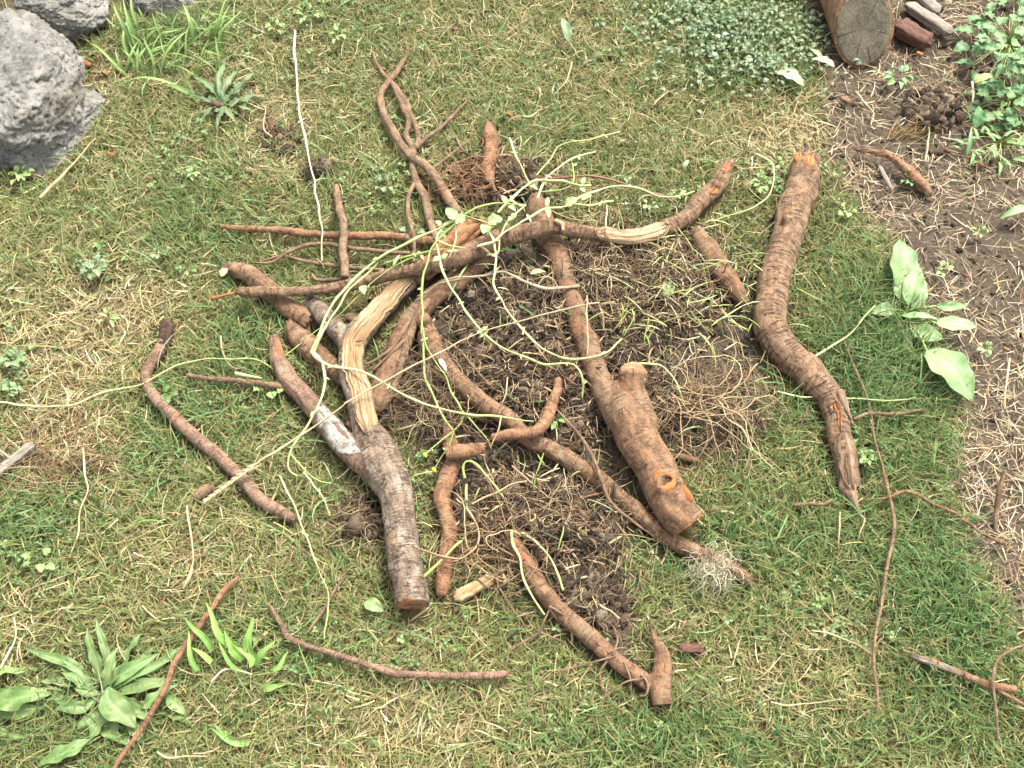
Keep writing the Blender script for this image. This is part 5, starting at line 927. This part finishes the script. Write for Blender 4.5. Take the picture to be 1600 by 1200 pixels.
# green cuttings and dead bits lying on the mat
def litter(x, y, n, Lr, rr, pal, k=6, curl=.15, lift=.1, zup=.002, kk=.58, sides=4):
    L = rng.uniform(*Lr, n); r = rng.uniform(*rr, n); Q, R_ = curly(x, y, Hg(x, y) + zup + rng.random(n) * .006, n, k, L, r, None, PI, curl, lift); R_ = np.repeat(r[:, None], k, 1) * np.array([.6] + [1] * (k - 2) + [.5])[None]
    return strands(Q, R_, pick(pal, n, kk), sides)
def inblob(blobs, n, thr=.35):
    out = np.zeros((0, 2))
    while len(out) < n:
        x, y = rng.uniform(-1.1, 1.1, 40000), rng.uniform(.2, 2.3, 40000); f = field(blobs, x, y); k = rng.random(40000) < np.clip(f, 0, 1); out = np.vstack([out, np.stack([x, y], -1)[k]])
    return out[:n, 0], out[:n, 1]
x, y = inblob(G([(1070,470,85,75,1),(1010,540,60,40,.6),(860,760,70,50,.25),(760,450,60,40,.25)]), 230)
V, q, cc = litter(x, y, 230, (.025, .085), (.0009, .0017), [(190,200,120),(206,210,150),(160,176,90),(214,206,160)], lift=.25, zup=.022); tag(link('cut_stems', mesh_np('cut_stems', V, q, col=cc), STEM), 'short pale green cut stems strewn over the root mat', 'stems', kind='stuff')
x, y = inblob(G([(850,600,140,90,1),(850,830,130,70,1),(960,450,140,80,.7),(1100,650,90,50,.4),(700,640,60,60,.5),(780,290,70,35,.5)]), 2600)
V, q, cc = litter(x, y, 2600, (.010, .055), (.0006, .0024), [(74,64,58),(58,50,46),(104,86,70),(150,124,96),(196,170,130),(120,90,66)], lift=.15, zup=.012); tag(link('root_litter', mesh_np('root_litter', V, q, col=cc), ROOT), 'broken dark twigs and root bits littering the pile', 'litter', kind='stuff')

# ================================================================== SOIL CRUMBS AND STRAW ON THE BED
n = 9000; x, y = rng.uniform(.3, 2.0, n), rng.uniform(-.3, 2.6, n); k = rng.random(n) < bedness(x, y); x, y = x[k], y[k]
x2, y2 = inblob(SOILB, 5200); x, y = np.concatenate([x, x2]), np.concatenate([y, y2]); s = .0012 + .0045 * rng.random(len(x)) ** 3
V, q, cc = crumbs(x, y, Hg(x, y) + s * .3, s); tag(link('soil_crumbs', mesh_np('soil_crumbs', V, None, q, col=cc), SOILM), 'crumbs of loose brown soil', 'soil', kind='stuff')
def ribbons(x, y, z, az, L, wd, t0, t1, col, k=4, tip=.15, twist=None, azb=0.0, tipcol=None):
    n = len(x); s = np.linspace(0, 1, k)[None]; tl = t0[:, None] + (t1 - t0)[:, None] * s; a = az[:, None] + (azb if np.isscalar(azb) else azb[:, None]) * s
    st = (L / (k - 1))[:, None]; dx, dy, dz = np.sin(tl) * np.cos(a) * st, np.sin(tl) * np.sin(a) * st, np.cos(tl) * st
    cs = lambda d: np.concatenate([np.zeros((n, 1)), np.cumsum(d[:, :-1], 1)], 1); Q = np.stack([x[:, None] + cs(dx), y[:, None] + cs(dy), z[:, None] + cs(dz)], -1)
    Q[..., 2] = np.maximum(Q[..., 2], Hg(Q[..., 0], Q[..., 1]) + .0015)
    tw = rng.uniform(-.9, .9, n) if twist is None else twist; sx = np.stack([-np.sin(a) * np.cos(tw)[:, None], np.cos(a) * np.cos(tw)[:, None], np.sin(tw)[:, None] + 0 * a], -1)
    wr = wd[:, None] * (1 - (1 - tip) * s ** 2)[...] * .5; V = np.stack([Q - sx * wr[..., None], Q + sx * wr[..., None]], 2)
    I = np.arange(n * k * 2).reshape(n, k, 2); q = np.stack([I[:, :-1, 0], I[:, 1:, 0], I[:, 1:, 1], I[:, :-1, 1]], -1).reshape(-1, 4)
    cc = np.repeat(col[:, None], k, 1)
    if tipcol is not None: cc = cc * (1 - s[..., None] ** 3 * .8) + tipcol[:, None] * (s[..., None] ** 3 * .8)
    return V.reshape(-1, 3), q, np.repeat(cc.reshape(-1, 3), 2, axis=0)
STP = [(204,182,144),(222,204,174),(180,154,120),(150,124,98),(196,170,132),(130,106,86),(212,196,168),(164,140,112)]
n = 110000; x, y = rng.uniform(.2, 2.0, n), rng.uniform(-.4, 2.6, n); px_, py_ = to_px(x, y)
bare = np.clip(1 - .75 * np.exp(-((px_ - 1560) / 60) ** 2 - ((py_ - 400) / 90) ** 2) - .45 * np.exp(-((px_ - 1400) / 90) ** 2 - ((py_ - 190) / 70) ** 2), .1, 1) * (.55 + .6 * fbm(x, y, 0, 7, 3, 31))
k = (rng.random(n) < bedness(x, y) * bare * np.where(py_ > 500, 1, .8)) & (masked(x, y) < .006); x, y = x[k], y[k]; n = len(x)
V, q, cc = ribbons(x, y, Hg(x, y) + rng.random(n) * .006 + .001, rng.uniform(0, 2 * PI, n), rng.uniform(.008, .046, n), rng.uniform(.0008, .0020, n), rng.uniform(1.35, 1.7, n), rng.uniform(1.45, 1.75, n), pick(STP, n, .58), azb=rng.normal(0, .35, n), tip=.5)
tag(link('straw_litter', mesh_np('straw_litter', V, q, col=cc), STRAW), 'dry straw and clippings covering the bare soil bed', 'straw', kind='stuff')

# ================================================================== LAWN
def lawn(n, x0, x1, y0, y1):
    x, y = rng.uniform(x0, x1, n), rng.uniform(y0, y1, n); g = field(GREENB, x, y); d = field(DRYB, x, y); s = soilness(x, y); nn = fbm(x, y, 0, 6, 3, 12); n2 = fbm(x, y, 0, 30, 2, 14)
    mk = masked(x, y); dens = np.clip(1.0 - 1.3 * s - .35 * np.clip(d, 0, 1) + .45 * n2 - .12, .015, 1); k = (rng.random(n) < dens) & (mk < .003)
    return x[k], y[k], g[k], d[k], s[k], nn[k], n2[k], mk[k]
x, y, g, d, s, nn, n2, mk = lawn(460000, -1.75, 1.75, -.15, 2.55); n = len(x)
green = np.clip(.60 + .36 * g - .44 * d + .30 * nn + .22 * n2, .05, .97)
isg = rng.random(n) < green
GP = np.array([lin(q, .52) for q in ((144,156,90),(158,166,98),(120,140,74),(172,174,110),(134,154,90))]); GD = np.array([lin(q, .5) for q in ((104,146,82),(120,160,94),(98,136,78),(138,170,106))]); GDY = np.array([lin(q, .55) for q in ((190,178,126),(174,158,110),(202,192,150),(160,142,100),(178,174,114))])
rich = rng.random(n) < np.clip(.08 + .62 * g + .2 * nn, .02, .9)
col = np.where(isg[:, None], np.where(rich[:, None], GD[rng.integers(0, 4, n)], GP[rng.integers(0, 5, n)]), GDY[rng.integers(0, 5, n)]) * (1 + rng.normal(0, .11, n)).clip(.65, 1.4)[:, None]
tipc = np.where((rng.random(n) < .35)[:, None], GDY[rng.integers(0, 5, n)], col)
L = rng.uniform(.016, .046, n) * (1 + .55 * np.clip(g, 0, 1.2) * isg) * np.where(isg, 1, .85); wd = rng.uniform(.0014, .0034, n) * (1 + .2 * g * isg)
t0 = np.where(isg, rng.uniform(.25, 1.15, n), rng.uniform(.8, 1.5, n)); t1 = t0 + rng.uniform(.15, .8, n)
az = rng.uniform(0, 2 * PI, n) + .6 * vn(x, y, 0, 5, 3)
ex_, ey_ = x + np.cos(az) * L * .6, y + np.sin(az) * L * .6; nb = masked(ex_, ey_) > .009; L = np.where(nb, L * .75, L)
V, q, cc = ribbons(x, y, Hg(x, y) - .001, az, L, wd, t0, t1, col, azb=rng.normal(0, .4, n), tipcol=tipc)
tag(link('grass', mesh_np('grass', V, q, col=cc), GRASS), 'short patchy lawn of green and yellowed grass', 'grass', kind='stuff')
# long lax blades and straws on top of the sward
n = 7000; x, y = rng.uniform(-1.75, 1.75, n), rng.uniform(-.15, 2.55, n); s = soilness(x, y); k = (rng.random(n) < .9 - .7 * bedness(x, y) - .5 * s) & (masked(x, y) < .004); x, y = x[k], y[k]; n = len(x); gr_ = rng.random(n) < np.clip(.35 + .4 * field(GREENB, x, y) - .3 * field(DRYB, x, y), .05, .9)
cl = np.where(gr_[:, None], GD[rng.integers(0, 4, n)] * 1.15, GDY[rng.integers(0, 5, n)] * 1.1); L = rng.uniform(.035, .085, n)
V, q, cc = ribbons(x, y, Hg(x, y) + .004 + rng.random(n) * .01, rng.uniform(0, 2 * PI, n), L, np.where(gr_, rng.uniform(.0018, .004, n), rng.uniform(.001, .0022, n)), rng.uniform(.8, 1.45, n), rng.uniform(1.4, 1.9, n), cl, k=6, azb=rng.normal(0, .7, n), tip=.2)
tag(link('long_grass', mesh_np('long_grass', V, q, col=cc), GRASS), 'longer loose blades strewn over the lawn', 'grass', kind='stuff')
# dead clippings lying in the lawn
n = 62000; x, y = rng.uniform(-1.75, 1.75, n), rng.uniform(-.15, 2.55, n); d = field(DRYB, x, y); s = soilness(x, y); k = (rng.random(n) < np.clip(.26 + .75 * d - .15 * s + .2 * fbm(x, y, 0, 9, 3, 21), 0, 1)) & (masked(x, y) < .004); x, y, d = x[k], y[k], d[k]; n = len(x)
V, q, cc = ribbons(x, y, Hg(x, y) + .002 + rng.random(n) * .012, rng.uniform(0, 2 * PI, n), rng.uniform(.014, .05, n), rng.uniform(.0010, .0024, n), rng.uniform(1.2, 1.65, n), rng.uniform(1.4, 1.8, n), pick([(214,194,142),(196,170,120),(228,212,172),(170,140,100),(150,120,84),(206,190,128)], n, .56), azb=rng.normal(0, .5, n), tip=.4)
tag(link('dead_grass', mesh_np('dead_grass', V, q, col=cc), STRAW), 'dry yellow grass clippings lying in the lawn', 'grass', kind='stuff')
# clover leaflets scattered in the lawn
CB = G([(600,300,60,40,.8),(300,270,80,40,.8),(150,415,50,25,.8),(250,380,80,40,.4),(20,580,50,50,1),(420,620,70,40,.5),(60,850,60,60,.7),(1190,290,60,30,1),(1360,710,40,40,1),(1300,960,120,60,.4),(500,20,80,30,.5),(1000,60,60,60,.4),(600,1010,200,60,.3),(900,1150,200,50,.3),(300,60,60,40,.5),(1040,320,60,25,.7),(650,740,40,60,.7),(560,120,200,80,.15)])
x, y = inblob(CB, 1000); km = (masked(x, y) < .004); x, y = x[km], y[km]; GV, GQ, GC = [], [], []; k0 = 0
for i in range(len(x)):
    a = random.uniform(0, 6.28); l = random.uniform(.005, .011); z = float(Hg(x[i], y[i])) + random.uniform(.004, .018); A_ = np.array([x[i], y[i], z]); u = random.uniform(.55, .95); cA, cB = random.choice(((LG, LG2), (LB, LG2), (LD, LD2), (LD2, LG2), (LD, LG)))
    for j in range(random.choice((1, 3, 3))):
        aj = a + j * 2.1; V, q, c = leaf_me(A_, A_ + np.array([math.cos(aj) * l, math.sin(aj) * l, random.uniform(-.2, .3) * l]), l * random.uniform(.55, .85), col=cA * u, col2=cB * u, seed=i, roll=random.uniform(-.4, .4)); GV.append(V); GQ.append(q + k0); GC.append(c); k0 += len(V)
tag(link('clover', mesh_np('clover', np.concatenate(GV), np.concatenate(GQ), col=np.concatenate(GC)), LEAF), 'tiny clover like leaflets scattered through the lawn', 'clover', kind='stuff')
# ground cover of small leaves, top right of the lawn
x, y = inblob(G([(1150,40,95,70,1),(1200,90,60,40,.7),(1110,10,80,50,.8)]), 1700)
GV, GQ, GC = [], [], []; k0 = 0
for i in range(1700):
    a = random.uniform(0, 6.28); l = random.uniform(.008, .017); z = float(Hg(x[i], y[i])) + random.uniform(.012, .03); A_ = np.array([x[i], y[i], z]); u = random.uniform(.65, 1.1)
    V, q, c = leaf_me(A_, A_ + np.array([math.cos(a) * l, math.sin(a) * l, random.uniform(-.3, .4) * l]), l * random.uniform(.5, .75), col=LB * u * .92, col2=LB2 * u, seed=i, roll=random.uniform(-.5, .5)); GV.append(V); GQ.append(q + k0); GC.append(c); k0 += len(V)
tag(link('ground_cover', mesh_np('ground_cover', np.concatenate(GV), np.concatenate(GQ), col=np.concatenate(GC)), LEAF), 'mat of small grey green leaves in the top right lawn', 'ground cover', kind='stuff')
for i, (c_, lb) in enumerate((((1122,57),'leftmost of the four, upper'),((1133,53),'right neighbour of the leftmost'),((1117,85),'lowest of the four'),((1172,94),'rightmost of the four'))):
    A_ = P(*c_, .035); rt = thing('small_flower', 'tiny white flower in the grey green ground cover, ' + lb, 'flower', A_ * np.array([1, 1, 0]), 'tiny white flowers')
    for j in range(5):
        a = j * 1.2566 + i; leafpart(rt, A_, A_ + np.array([math.cos(a), math.sin(a), .15]) * .006, .004, 'petal', col=lin((240,240,235), .75), col2=lin((250,250,245), .78), seed=j, vein=False)
